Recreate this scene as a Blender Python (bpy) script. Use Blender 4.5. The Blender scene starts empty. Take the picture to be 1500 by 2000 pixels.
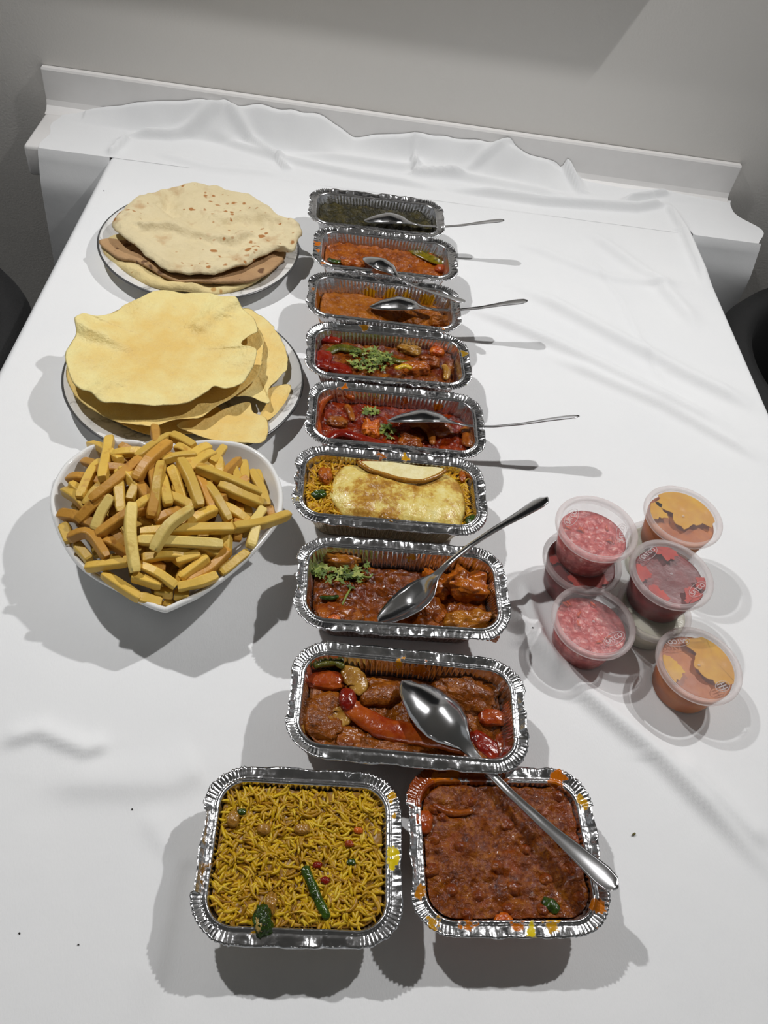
import bpy, bmesh, math, random
import numpy as np
from mathutils import Vector, Matrix

S = bpy.context.scene
COL = S.collection
T = 0.75                      # height of the table top above the floor; heights below are above the table

# ------------------------------------------------------------------ camera
CAM = np.array([-0.03957, -0.38766, 0.64569])
FOC = 1546.08
def _cam_rows(p, y, r):
    cy, sy = math.cos(y), math.sin(y)
    fwd = np.array([-sy * math.cos(p), cy * math.cos(p), -math.sin(p)])
    right = np.array([cy, sy, 0.0]); up = np.cross(right, fwd)
    return np.array([math.cos(r) * right + math.sin(r) * up, -math.sin(r) * right + math.cos(r) * up, fwd])
ROWS = _cam_rows(math.radians(49.0979), math.radians(-7.417), math.radians(11.2511))
cd = bpy.data.cameras.new('camera'); cam = bpy.data.objects.new('camera', cd); COL.objects.link(cam)
cd.sensor_fit = 'VERTICAL'; cd.sensor_height = 36.0; cd.lens = FOC * 36.0 / 2000.0
cd.clip_start = 0.01
M = Matrix.Identity(4)
for i in range(3):
    M[i][0] = ROWS[0][i]; M[i][1] = ROWS[1][i]; M[i][2] = -ROWS[2][i]
    M[i][3] = CAM[i] + (T if i == 2 else 0.0)
cam.matrix_world = M
S.camera = cam

# ------------------------------------------------------------------ world, exposure
S.view_settings.view_transform = 'Standard'
S.view_settings.look = 'None'
S.view_settings.gamma = 1.0
S.view_settings.use_curve_mapping = False
S.view_settings.exposure = 0.0
w = bpy.data.worlds.new('room_air'); S.world = w; w.use_nodes = True
bg = w.node_tree.nodes['Background']
bg.inputs['Color'].default_value = (0.95, 0.98, 1.0, 1); bg.inputs['Strength'].default_value = 0.25
LAMP_W = 70.0
LAMPS = [(-0.82, 0.68, 1.0, (-0.16, 0.22)), (0.95, 0.68, 1.0, (0.24, 0.22)), (-0.95, -2.2, 0.12, (-0.95, -2.2)), (0.95, -2.2, 0.12, (0.95, -2.2))]   # x, y, share, where on the table it is aimed

# ------------------------------------------------------------------ helpers
def at(px, py, z=0.0):
    """photo pixel -> point (table coordinates) on the horizontal plane z"""
    d = ROWS.T @ np.array([(px - 750.0) / FOC, -(py - 1000.0) / FOC, 1.0])
    t = (z - CAM[2]) / d[2]
    return CAM + d * t
def srgb(r, g, b, a=1.0):
    f = lambda c: (c / 255.0) / 12.92 if c <= 10.31 else (((c / 255.0) + 0.055) / 1.055) ** 2.4
    return (f(r), f(g), f(b), a)
_lat = {}
def vn(x, y, seed=0):
    if seed not in _lat: _lat[seed] = np.random.RandomState(seed + 77).rand(128, 128)
    L = _lat[seed]
    x = np.asarray(x, float); y = np.asarray(y, float)
    xi = np.floor(x).astype(int); yi = np.floor(y).astype(int)
    fx = x - xi; fy = y - yi
    fx = fx * fx * (3 - 2 * fx); fy = fy * fy * (3 - 2 * fy)
    a = L[xi % 128, yi % 128]; b = L[(xi + 1) % 128, yi % 128]
    c = L[xi % 128, (yi + 1) % 128]; d = L[(xi + 1) % 128, (yi + 1) % 128]
    return (a * (1 - fx) + b * fx) * (1 - fy) + (c * (1 - fx) + d * fx) * fy - 0.5
def fbm(x, y, seed=0, o=4):
    s = 0.0; a = 1.0
    for k in range(o):
        s = s + a * vn(x * 2 ** k + 13.7 * k, y * 2 ** k + 5.1 * k, seed + k); a *= 0.5
    return s
def sstep(a, b, x):
    t = np.clip((x - a) / (b - a), 0, 1); return t * t * (3 - 2 * t)
def new_mesh(name, V, F, mat=None, smooth=True, mats=None, midx=None):
    me = bpy.data.meshes.new(name)
    V = np.asarray(V, float)
    if isinstance(F, np.ndarray): F = F.tolist()
    me.from_pydata(V.tolist(), [], F)
    if smooth: me.polygons.foreach_set('use_smooth', [True] * len(me.polygons))
    if mats:
        for m in mats: me.materials.append(m)
        if midx is not None: me.polygons.foreach_set('material_index', midx)
    elif mat: me.materials.append(mat)
    me.update()
    return me
def link(name, me, parent=None, loc=None, rz=0.0):
    o = bpy.data.objects.new(name, me); COL.objects.link(o)
    if parent: o.parent = parent
    if loc is not None: o.location = loc
    if rz: o.rotation_euler = (0, 0, rz)
    return o
def tag(o, label=None, cat=None, group=None, kind=None):
    if label: o['label'] = label
    if cat: o['category'] = cat
    if group: o['group'] = group
    if kind: o['kind'] = kind
    return o
def thing(name, label, cat, loc, rz=0.0, group=None):
    o = bpy.data.objects.new(name, None); COL.objects.link(o)
    o.empty_display_size = 0.02
    o.location = loc; o.rotation_euler = (0, 0, rz)
    return tag(o, label, cat, group)
def table_pt(x, y, z=0.0): return (x, y, T + z)
def free(name, V, F, mat, label=None, cat=None, group=None, kind=None, parent=None, mats=None, midx=None, smooth=True):
    """mesh given in table coordinates -> object with its origin at its base centre"""
    V = np.asarray(V, float)
    c = np.array([(V[:, 0].min() + V[:, 0].max()) / 2, (V[:, 1].min() + V[:, 1].max()) / 2, V[:, 2].min()])
    me = new_mesh(name, V - c, F, mat, smooth, mats, midx)
    if parent is not None:
        o = link(name, me, parent, Vector((c[0], c[1], c[2] + T)) - parent.location)
    else:
        o = link(name, me, None, (c[0], c[1], c[2] + T))
    if label or kind: tag(o, label, cat, group, kind)
    return o
def gridf(nu, nv, wrap=False, base=0, flip=False):
    """faces of a grid laid out [u*nv + v]; wrap joins the last u to the first"""
    uu = np.arange(nu if wrap else nu - 1); vv = np.arange(nv - 1)
    U, W = np.meshgrid(uu, vv, indexing='ij'); U2 = (U + 1) % nu
    f = np.stack([U * nv + W, U2 * nv + W, U2 * nv + W + 1, U * nv + W + 1], -1).reshape(-1, 4) + base
    return f[:, ::-1] if flip else f
def boxm(sx, sy, sz, c=(0, 0, 0), bev=0.0, seg=2):
    bm = bmesh.new(); bmesh.ops.create_cube(bm, size=1.0)
    for v in bm.verts: v.co = Vector((v.co.x * sx + c[0], v.co.y * sy + c[1], v.co.z * sz + c[2]))
    if bev: bmesh.ops.bevel(bm, geom=bm.edges[:], offset=bev, segments=seg, profile=0.5, affect='EDGES')
    V = np.array([v.co[:] for v in bm.verts]); bm.verts.index_update()
    F = [[v.index for v in f.verts] for f in bm.faces]; bm.free()
    return V, F
def lathe(prof, n=96):
    prof = np.array(prof); a = np.linspace(0, 2 * np.pi, n, endpoint=False)
    V = np.stack([np.cos(a)[:, None] * prof[None, :, 0], np.sin(a)[:, None] * prof[None, :, 0],
                  np.broadcast_to(prof[None, :, 1], (n, len(prof)))], -1).reshape(-1, 3)
    return V, gridf(n, len(prof), True)
def tube(pts, rad, n=10, flat=None, seed=None, wob=0.0):
    """tube along points; rad scalar or list; flat = (width, thickness) factors and up stays near +z"""
    P = np.array(pts, float)
    m = len(P); rad = np.broadcast_to(np.array(rad, float), (m,))
    Tn = np.gradient(P, axis=0); Tn /= np.linalg.norm(Tn, axis=1)[:, None] + 1e-12
    up = np.array([0, 0, 1.0])
    V = []
    for i in range(m):
        s = np.cross(Tn[i], up)
        if np.linalg.norm(s) < 1e-3: s = np.array([1.0, 0, 0])
        s /= np.linalg.norm(s); u = np.cross(s, Tn[i])
        a = np.linspace(0, 2 * np.pi, n, endpoint=False)
        fw, ft = flat if flat else (1, 1)
        r = np.full(n, rad[i])
        if wob: r = r * (1 + wob * vn(np.cos(a) * 1.5 + i * 0.6, np.sin(a) * 1.5 + 7, seed or 0))
        V.append(P[i] + (np.cos(a) * r * fw)[:, None] * s + (np.sin(a) * r * ft)[:, None] * u)
    V = np.concatenate(V); F = gridf(m, n).tolist()
    F = [[i * n + j, i * n + (j + 1) % n, (i + 1) * n + (j + 1) % n, (i + 1) * n + j] for i in range(m - 1) for j in range(n)]
    F.append(list(range(n))[::-1]); F.append([(m - 1) * n + j for j in range(n)])
    return V, F
def smooth_path(pts, k=6, closed=False):
    P = np.array(pts, float); n = len(P); out = []
    rng = range(n if closed else n - 1)
    for i in rng:
        if closed: p0, p1, p2, p3 = P[(i - 1) % n], P[i], P[(i + 1) % n], P[(i + 2) % n]
        else: p0, p1, p2, p3 = P[max(i - 1, 0)], P[i], P[i + 1], P[min(i + 2, n - 1)]
        for j in range(k):
            t = j / k
            out.append(0.5 * ((2 * p1) + (-p0 + p2) * t + (2 * p0 - 5 * p1 + 4 * p2 - p3) * t * t + (-p0 + 3 * p1 - 3 * p2 + p3) * t ** 3))
    if not closed: out.append(P[-1])
    return np.array(out)

# ------------------------------------------------------------------ materials
class N:
    """small node-graph writer"""
    def __init__(s, name):
        s.m = bpy.data.materials.new(name); s.m.use_nodes = True
        s.t = s.m.node_tree; s.b = s.t.nodes['Principled BSDF']; s.o = s.t.nodes['Material Output']
    def n(s, typ, **kw):
        x = s.t.nodes.new(typ)
        for k, v in kw.items(): setattr(x, k, v)
        return x
    def l(s, a, b): s.t.links.new(a, b)
    def coord(s, kind='Object'): return s.n('ShaderNodeTexCoord').outputs[kind]
    def noise(s, scale, vec=None, detail=3, rough=0.55, dist=0.0, off=None):
        x = s.n('ShaderNodeTexNoise'); x.inputs['Scale'].default_value = scale; x.inputs['Detail'].default_value = detail
        x.inputs['Roughness'].default_value = rough; x.inputs['Distortion'].default_value = dist
        v = vec or s.coord()
        if off is not None:
            mp = s.n('ShaderNodeMapping'); mp.inputs['Location'].default_value = off; s.l(v, mp.inputs['Vector']); v = mp.outputs[0]
        s.l(v, x.inputs['Vector']); return x.outputs['Fac']
    def ramp(s, fac, stops):
        r = s.n('ShaderNodeValToRGB'); e = r.color_ramp.elements
        while len(e) < len(stops): e.new(0.5)
        for i, (p, c) in enumerate(stops): e[i].position = p; e[i].color = c
        s.l(fac, r.inputs[0]); return r.outputs[0]
    def mix(s, fac, a, b, mode='MIX'):
        x = s.n('ShaderNodeMix', data_type='RGBA', blend_type=mode)
        for sock, v in ((x.inputs[0], fac), (x.inputs[6], a), (x.inputs[7], b)):
            if hasattr(v, 'links'): s.l(v, sock)
            else: sock.default_value = v
        return x.outputs[2]
    def math(s, op, a, b=0.0, clamp=False):
        x = s.n('ShaderNodeMath', operation=op); x.use_clamp = clamp
        for sock, v in ((x.inputs[0], a), (x.inputs[1], b)):
            if hasattr(v, 'links'): s.l(v, sock)
            else: sock.default_value = v
        return x.outputs[0]
    def bump(s, h, dist, strength=1.0, prev=None):
        x = s.n('ShaderNodeBump'); x.inputs['Distance'].default_value = dist; x.inputs['Strength'].default_value = strength
        s.l(h, x.inputs['Height'])
        if prev is not None: s.l(prev, x.inputs['Normal'])
        return x.outputs[0]
    def set(s, **kw):
        for k, v in kw.items():
            sock = s.b.inputs[k.replace('_', ' ')]
            if hasattr(v, 'links'): s.l(v, sock)
            else: sock.default_value = v
        return s
def simple(name, col, rough=0.5, metal=0.0, var=0.08, scale=30.0, bump=0.0, bscale=200.0, **kw):
    g = N(name); c = srgb(*col)
    dark = tuple(x * (1 - var) for x in c[:3]) + (1,); lite = tuple(min(1, x * (1 + var)) for x in c[:3]) + (1,)
    g.set(Base_Color=g.ramp(g.noise(scale), [(0.3, dark), (0.7, lite)]), Roughness=rough, Metallic=metal, **kw)
    if bump: g.set(Normal=g.bump(g.noise(bscale), bump))
    return g.m

# ------------------------------------------------------------------ the room
def wall_mat(name, col, rough=0.7):
    g = N(name); c = srgb(*col)
    n1 = g.noise(1.3, detail=4); n2 = g.noise(260, detail=2)
    g.set(Base_Color=g.mix(n1, tuple(x * 0.94 for x in c[:3]) + (1,), tuple(min(1, x * 1.05) for x in c[:3]) + (1,)), Roughness=rough)
    g.set(Normal=g.bump(n2, 0.0006, 0.6))
    return g.m
m_wall = wall_mat('painted_wall', (226, 223, 218))
m_floor = wall_mat('dark_floor', (70, 66, 62), 0.4)
m_ceil = wall_mat('ceiling_paint', (165, 163, 158))
def structure(name, sx, sy, sz, c, mat, bev=0.0):
    V, F = boxm(sx, sy, sz, (0, 0, 0), bev)
    o = link(name, new_mesh(name, V, F, mat, False), None, c); o['kind'] = 'structure'; return o
structure('wall_back', 7.0, 0.10, 2.40, (0, 1.05, 1.20), m_wall)
structure('floor', 7.0, 5.5, 0.10, (0, -1.70, -0.05), m_floor)
structure('ceiling', 7.0, 5.5, 0.10, (0, -1.70, 2.45), m_ceil)

# recessed downlights; the rear pair is unseen, added to lift the ambient light
m_ring = simple('white_trim_metal', (225, 225, 222), 0.4)
g = N('lit_lens'); g.set(Emission_Color=(1.0, 0.95, 0.88, 1), Emission_Strength=25.0, Base_Color=(0.9, 0.9, 0.9, 1)); m_lens = g.m
for i, (lx, ly, k, aim) in enumerate(LAMPS):
    d = thing('downlight', ['round recessed downlight in the ceiling at the left of the table', 'round recessed downlight in the ceiling at the right of the table',
              'unseen fill downlight added in the ceiling behind the viewer on the left', 'unseen fill downlight added in the ceiling behind the viewer on the right'][i],
              'ceiling light', (lx, ly, 2.388), 0, 'recessed ceiling downlights')
    V, F = lathe([(0.036, 0.010), (0.036, 0.0), (0.050, 0.0), (0.052, 0.004), (0.052, 0.012)], 40)
    link('trim_ring', new_mesh('trim_ring', V, F, m_ring), d)
    V, F = lathe([(0.0002, 0.008), (0.036, 0.008)], 40)
    link('lens', new_mesh('lens', V, F, m_lens), d)
    L = bpy.data.lights.new('downlight_beam', 'SPOT'); L.energy = LAMP_W * k; L.spot_size = math.radians(82 if i < 2 else 150); L.spot_blend = 1.0
    L.shadow_soft_size = 0.022 if i < 2 else 0.12; L.color = (1.0, 0.99, 0.985)
    lo = bpy.data.objects.new('downlight_beam', L); COL.objects.link(lo); lo.parent = d; lo.location = (0, 0, -0.012)
    lo.rotation_euler = (Vector((aim[0], aim[1], T)) - Vector((lx, ly, 2.376))).to_track_quat('-Z', 'Y').to_euler()

# flat screen on the wall above the table: it stands out from the wall and shades it
pn = thing('wall_screen', 'black flat screen fixed to the wall above the table', 'screen', (-0.265, 0.975, T + 0.393))
V, F = boxm(1.40, 0.05, 0.80, (0, 0, 0.40), 0.004); link('casing', new_mesh('casing', V, F, simple('black_plastic', (18, 18, 19), 0.4)), pn)
V, F = boxm(1.36, 0.002, 0.76, (0, -0.0258, 0.40), 0.0005); link('display', new_mesh('display', V, F, simple('black_glass', (8, 8, 9), 0.1)), pn)

# wall shelf of white laminate with its upstand
m_lam = simple('white_laminate', (236, 234, 232), 0.38, var=0.02)
sh = thing('wall_shelf', 'white laminate wall shelf with upstand behind the table', 'shelf', (0.043, 0.99, T - 0.05))
V, F = boxm(1.20, 0.144, 0.05, (0, -0.064, 0.025), 0.006, 3); link('slab', new_mesh('slab', V, F, m_lam), sh)
prof = [(0.009, 0.050), (-0.022, 0.0501), (-0.012, 0.0525), (-0.006, 0.058), (-0.003, 0.066), (-0.0025, 0.1125), (-0.0005, 0.1155), (0.009, 0.1155)]
xs = (-0.5985, -0.599, 0.599, 0.5985)
V = np.array([(x, y, z) for x in xs for (y, z) in prof])
F = gridf(4, len(prof), False, flip=True).tolist() + [list(range(8)), [24 + k for k in range(8)][::-1]]
link('upstand', new_mesh('upstand', V, F, m_lam, False), sh)

# table under the cloth
m_tab = simple('table_board', (214, 210, 203), 0.5)
tb = thing('dining_table', 'rectangular table hidden under the white cloth', 'table', (0.0625, 0.0665, 0.0))
V, F = boxm(0.957, 1.565, 0.03, (0, 0, T - 0.018), 0.003); link('table_top', new_mesh('table_top', V, F, m_tab), tb)
for sx in (-1, 1):
    for sy in (-1, 1):
        V, F = boxm(0.05, 0.05, T - 0.033, (sx * 0.42, sy * 0.72, (T - 0.033) / 2), 0.004); link('leg', new_mesh('leg', V, F, m_tab), tb)

# ------------------------------------------------------------------ tablecloth
def seg_d(x, y, a, b):
    a = np.array(a); b = np.array(b); d = b - a; L2 = d @ d
    t = np.clip(((x - a[0]) * d[0] + (y - a[1]) * d[1]) / L2, 0, 1)
    ex = x - a[0] - t * d[0]; ey = y - a[1] - t * d[1]
    return np.hypot(ex, ey), t, ey
RIDGES = []
def ridge(p, w_, h_, sharp=False, back=1.5):
    RIDGES.append(([at(*k)[:2] for k in p], w_, h_, sharp, back))
ridge([(905, 598), (1080, 672), (1260, 760), (1440, 850)], 0.013, 0.0032)
ridge([(1010, 560), (1180, 650), (1330, 730), (1475, 800)], 0.016, 0.0036)
ridge([(1080, 700), (1290, 790), (1490, 900)], 0.012, 0.0024)
ridge([(1130, 480), (1215, 590), (1260, 690), (1300, 760)], 0.005, 0.0012, True)
ridge([(1140, 450), (1290, 560), (1360, 640)], 0.016, 0.0030)
ridge([(1000, 470), (1190, 545), (1345, 560)], 0.014, 0.0020)
ridge([(985, 1165), (1046, 1262), (1150, 1366), (1285, 1480), (1500, 1700)], 0.012, 0.0036)
ridge([(1022, 1140), (1050, 1250), (1085, 1325)], 0.006, 0.0022)
ridge([(1320, 1480), (1500, 1660)], 0.010, 0.0020)
ridge([(0, 1452), (80, 1432), (170, 1470), (215, 1455)], 0.009, 0.0022)
ridge([(80, 1530), (330, 1530), (400, 1500)], 0.02, 0.0016)
ridge([(280, 1580), (345, 1690), (285, 1990)], 0.012, 0.0008)
ridge([(400, 268), (540, 312), (690, 345), (860, 372)], 0.010, 0.0036)
ridge([(560, 300), (880, 345), (1130, 395)], 0.012, 0.0040)
ridge([(880, 372), (1060, 400), (1240, 412), (1300, 402)], 0.009, 0.0055)
ridge([(1300, 400), (1335, 455), (1380, 560)], 0.010, 0.0035)
ridge([(215, 306), (250, 270)], 0.006, 0.005, True)
ridge([(255, 268), (330, 272), (440, 262), (540, 312)], 0.008, 0.006)
ridge([(540, 312), (560, 335)], 0.006, 0.004)
ridge([(800, 310), (812, 345), (905, 350)], 0.006, 0.007, True)
ridge([(905, 345), (1010, 330), (1090, 350)], 0.007, 0.006)
ridge([(300, 300), (410, 330), (560, 345)], 0.014, 0.0022)
ridge([(690, 290), (760, 300), (830, 290)], 0.008, 0.004)
ridge([(860, 262), (980, 274), (1060, 322), (1132, 378)], 0.006, 0.014, False, 3.5)
ridge([(1215, 400), (1262, 390), (1305, 384)], 0.005, 0.006, False, 3.0)
ZBX = [-0.54, -0.51, -0.405, -0.30, -0.22, -0.148, -0.09, -0.04, 0.05, 0.116, 0.16, 0.214, 0.30, 0.374, 0.45, 0.527, 0.67]
ZBZ = [0.000, 0.003, 0.030, 0.046, 0.056, 0.060, 0.046, 0.026, 0.040, 0.051, 0.047, 0.053, 0.030, 0.006, 0.003, 0.006, 0.003]
def cloth_z(x, y):
    z = 0.0010 * fbm(x * 5, y * 5, 3, 3) + 0.0003 * fbm(x * 40, y * 40, 9, 2)
    for P, w_, h_, sharp, back in RIDGES:
        best = np.zeros_like(z); L_ = len(P) - 1
        for i, (a, b) in enumerate(zip(P[:-1], P[1:])):
            d, t, ey = seg_d(x, y, a, b)
            wv = w_ * np.where(ey < 0, 0.6, back * 0.8)
            k = (i + t) / L_; fade = np.clip(np.minimum(k, 1 - k) * 6 + 0.15, 0, 1)
            best = np.maximum(best, (np.exp(-d / wv) if sharp else np.exp(-(d / wv) ** 2)) * fade)
        z = z + 3.0 * h_ * best
    zb = np.interp(x, ZBX, ZBZ)
    zb = zb * (1 + 0.25 * vn(x * 30, x * 0, 22))
    y0 = 0.944 + 0.016 * vn(x * 9, y * 0, 21)
    s = np.clip((y - y0) / (0.976 - y0), 0, 1)
    z = z * (1 - 0.5 * s) + zb * s ** 1.1 + 0.010 * s * (1 - s) * 4 * fbm(x * 16, y * 10, 31, 3) * (0.2 + zb * 20)
    return np.maximum(z, np.where(y > 0.849, 0.0008, -0.0012))
XL, XR, YB, YF, HANG = -0.42, 0.545, 0.850, -0.72, 0.30
def hang_map(u):
    """arc length across the table -> (x, z drop, top weight)"""
    r = 0.006
    x = np.array(u, float); z = np.zeros_like(x)
    for s, e in ((-1, XL), (1, XR)):
        o = (u - e) * s + r
        k = (o > 0) & (o <= r * np.pi / 2); th = o / r
        x = np.where(k, e + s * (-r + r * np.sin(th)), x); z = np.where(k, -r * (1 - np.cos(th)), z)
        k2 = o > r * np.pi / 2
        x = np.where(k2, e, x); z = np.where(k2, -r - (o - r * np.pi / 2), z)
    return x, z
us = np.concatenate([np.linspace(XL - HANG, XL - 0.012, 18), np.linspace(XL - 0.008, XR + 0.008, 260), np.linspace(XR + 0.012, XR + HANG, 18)])
vs = np.linspace(YF, YB + 0.002, 420)
Uu, Vv = np.meshgrid(us, vs, indexing='ij'); X, Zd = hang_map(Uu)
wt = np.clip(1 + Zd / 0.006, 0, 1)
Zt = cloth_z(X, Vv) * wt + Zd
X = X + np.where(Zd < -0.006, np.sign(X) * (0.003 + 0.03 * np.clip(-Zd, 0, 0.3) * (0.5 + vn(Vv * 7, Zd * 3, 41))), 0)
V1 = np.stack([X, Vv, Zt], -1).reshape(-1, 3); F1 = gridf(len(us), len(vs))
xs = np.linspace(-0.532, 0.662, 300); ys = np.concatenate([np.linspace(YB, 0.986, 60)])
XX, YY = np.meshgrid(xs, ys, indexing='ij')
edge = 0.010 * vn(YY * 30, YY * 0 + 2, 51)
XXe = XX + np.where(np.abs(XX - 0.065) > 0.56, edge, 0) + np.where((XX > 0.60), 0.02 * np.sin((YY - 0.85) * 40) * sstep(0.6, 0.66, XX), 0)
ZZ = cloth_z(XX, YY)
V2 = np.stack([XXe, YY, ZZ], -1).reshape(-1, 3); F2 = gridf(len(xs), len(ys), base=len(V1))
wings = []; Fw = []; base = len(V1) + len(V2)
for (xa, xb, lean) in ((-0.532, -0.421, -0.03), (0.546, 0.668, 0.06)):
    a_, b_ = np.meshgrid(np.linspace(xa, xb, 26), np.linspace(0, 0.33, 40), indexing='ij')
    yy = YB - 0.004 * sstep(0, 0.008, b_) - 0.010 * sstep(0, 0.06, b_) + 0.008 * fbm(a_ * 10, b_ * 6, 61, 2) * sstep(0, .08, b_)
    far = np.abs(a_ - (XL if xa < 0 else XR)) / 0.115
    xx = a_ + lean * b_ * far
    zz = cloth_z(a_, a_ * 0 + YB) - b_ - 0.004 * np.sin(np.clip(b_ / 0.01, 0, 1) * np.pi)
    wings.append(np.stack([xx, yy, zz], -1).reshape(-1, 3)); Fw.append(gridf(26, 40, base=base, flip=True)); base += 26 * 40
# front drop of the cloth
a_, b_ = np.meshgrid(np.linspace(XL, XR, 60), np.linspace(0, HANG, 20), indexing='ij')
wings.append(np.stack([a_, YF - 0.004 - 0.01 * b_, cloth_z(a_, a_ * 0 + YF) - b_], -1).reshape(-1, 3)); Fw.append(gridf(60, 20, base=base, flip=True))
V = np.concatenate([V1, V2] + wings); F = np.concatenate([F1, F2] + Fw)

g = N('white_paper_cloth')
co = g.coord(); mp = g.n('ShaderNodeMapping'); mp.inputs['Rotation'].default_value = (0, 0, 0.7); mp.inputs['Scale'].default_value = (1.0, 0.35, 1); g.l(co, mp.inputs[0])
fib = g.noise(900, mp.outputs[0], 2); big = g.noise(9, detail=3)
g.set(Base_Color=g.mix(big, (0.80, 0.81, 0.82, 1), (0.86, 0.865, 0.865, 1)), Roughness=0.75, Specular_IOR_Level=0.25)
b1 = g.bump(g.noise(30, detail=3), 0.0012, 0.35); g.set(Normal=g.bump(fib, 0.0003, 0.5, b1))
free('tablecloth', V, F, g.m, 'white paper tablecloth spread over the table and rumpled against the shelf', 'tablecloth')

# ------------------------------------------------------------------ black tub chairs beside the table
m_blk = simple('black_upholstery', (7, 7, 8), 0.75, var=0.2, bump=0.0005, bscale=300)
m_leg = simple('dark_stained_wood', (30, 22, 17), 0.45, var=0.25)
def tub_chair(x, y, rz, label):
    c = thing('tub_chair', label, 'chair', (x, y, 0), rz, 'black chairs at the table')
    n = 60; a = np.linspace(math.radians(-112), math.radians(112), n); V = []
    for i, t in enumerate(a):
        e = min(1, (math.radians(112) - abs(t)) / 0.12 + 0.25)
        top = 0.70
        ring = [(0.222, 0.40), (0.225, top - 0.03), (0.232, top - 0.008), (0.248, top), (0.272, top - 0.008), (0.284, top - 0.03), (0.282, 0.36), (0.255, 0.31), (0.228, 0.34)]
        for r, z in ring:
            rr = 0.25 + (r - 0.25) * e
            V.append((math.cos(t) * rr, math.sin(t) * rr, z))
    k = 9; F = [[i * k + j, i * k + (j + 1) % k, (i + 1) * k + (j + 1) % k, (i + 1) * k + j] for i in range(n - 1) for j in range(k)]
    F += [list(range(k))[::-1], [(n - 1) * k + j for j in range(k)]]
    link('backrest', new_mesh('backrest', V, F, m_blk), c)
    V, F = lathe([(0.001, 0.33), (0.20, 0.33), (0.222, 0.345), (0.224, 0.42), (0.205, 0.448), (0.12, 0.455), (0.001, 0.457)], 56)
    link('seat', new_mesh('seat', V, F[:, ::-1], m_blk), c)
    for t in (45, 135, 225, 315):
        p = np.array([math.cos(math.radians(t)), math.sin(math.radians(t)), 0])
        V, F = tube([p * 0.215, p * 0.19 + np.array([0, 0, .17]), p * 0.165 + np.array([0, 0, .335])], [0.013, 0.017, 0.021], 12)
        link('leg', new_mesh('leg', V, F, m_leg), c)
tub_chair(0.844, 0.583, math.radians(120), 'black upholstered tub chair at the right side of the table')
tub_chair(-0.718, 0.414, math.radians(60), 'black upholstered tub chair at the left side of the table')

# ------------------------------------------------------------------ foil trays
def rrect(hw, hd, r, nl, ns, nc):
    """rounded rectangle, fixed point counts: positions, outward normals, (side id, position along side)"""
    P, Nn, K, Q = [], [], [], []
    sides = [((hw, -hd + r), (hw, hd - r), (1, 0), ns, 0), ((hw - r, hd), (-hw + r, hd), (0, 1), nl, math.pi / 2),
             ((-hw, hd - r), (-hw, -hd + r), (-1, 0), ns, math.pi), ((-hw + r, -hd), (hw - r, -hd), (0, -1), nl, 1.5 * math.pi)]
    cc = [(hw - r, hd - r), (-hw + r, hd - r), (-hw + r, -hd + r), (hw - r, -hd + r)]
    for i, (a, b, nn, cnt, ang) in enumerate(sides):
        for k in range(cnt):
            t = (k + 0.5) / cnt
            P.append((a[0] + (b[0] - a[0]) * t, a[1] + (b[1] - a[1]) * t)); Nn.append(nn); K.append(2 * i); Q.append(t)
        for k in range(nc):
            t = (k + 0.5) / nc; th = ang + t * math.pi / 2
            P.append((cc[i][0] + r * math.cos(th), cc[i][1] + r * math.sin(th))); Nn.append((math.cos(th), math.sin(th))); K.append(2 * i + 1); Q.append(t)
    return np.array(P), np.array(Nn), np.array(K), np.array(Q)
def foil_mat(name, stains=(), film=None):
    g = N(name); ob = g.coord()
    c1 = g.noise(70, detail=3); c2 = g.noise(330, detail=2)
    base = g.mix(c1, (0.60, 0.60, 0.61, 1), (0.78, 0.78, 0.79, 1))
    rough = 0.20; metal = 1.0
    mask = None
    wob = g.math('MULTIPLY', g.math('SUBTRACT', g.noise(110, detail=3), 0.5), 0.03)
    col = base
    for (x, y, z, r, rgb) in stains:
        vd = g.n('ShaderNodeVectorMath', operation='DISTANCE'); g.l(ob, vd.inputs[0]); vd.inputs[1].default_value = (x, y, z)
        d = g.math('ADD', vd.outputs['Value'], wob)
        mk = g.math('MULTIPLY', g.math('SUBTRACT', r, d), 700.0, True)
        col = g.mix(mk, col, srgb(*rgb)); mask = mk if mask is None else g.math('MAXIMUM', mask, mk)
    if film:
        lev, rgb, amt = film
        sx = g.n('ShaderNodeSeparateXYZ'); g.l(ob, sx.inputs[0])
        f = g.math('ADD', sx.outputs[2], g.math('MULTIPLY', wob, 1.1))
        mk = g.math('MULTIPLY', g.math('MULTIPLY', g.math('SUBTRACT', lev, f), 160.0, True), amt)
        col = g.mix(mk, col, srgb(*rgb))
        half = g.math('MULTIPLY', mk, 0.55)
        mask = half if mask is None else g.math('MAXIMUM', mask, half)
    g.set(Base_Color=col, Roughness=rough)
    if mask is not None: g.set(Metallic=g.math('SUBTRACT', 1.0, mask, True))
    else: g.set(Metallic=metal)
    b = g.bump(c1, 0.0018, 0.5); g.set(Normal=g.bump(c2, 0.0004, 0.35, b))
    return g.m
BIG = dict(hwo=0.0880, hdo=0.0400, ro=0.020, hwb=0.0745, hdb=0.0275, rb=0.018, h=0.0485, nl=300, ns=120, nc=44)
SML = dict(hwo=0.0630, hdo=0.0505, ro=0.020, hwb=0.0530, hdb=0.0405, rb=0.018, h=0.0385, nl=200, ns=160, nc=44)
TRAYS = {}
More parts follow.
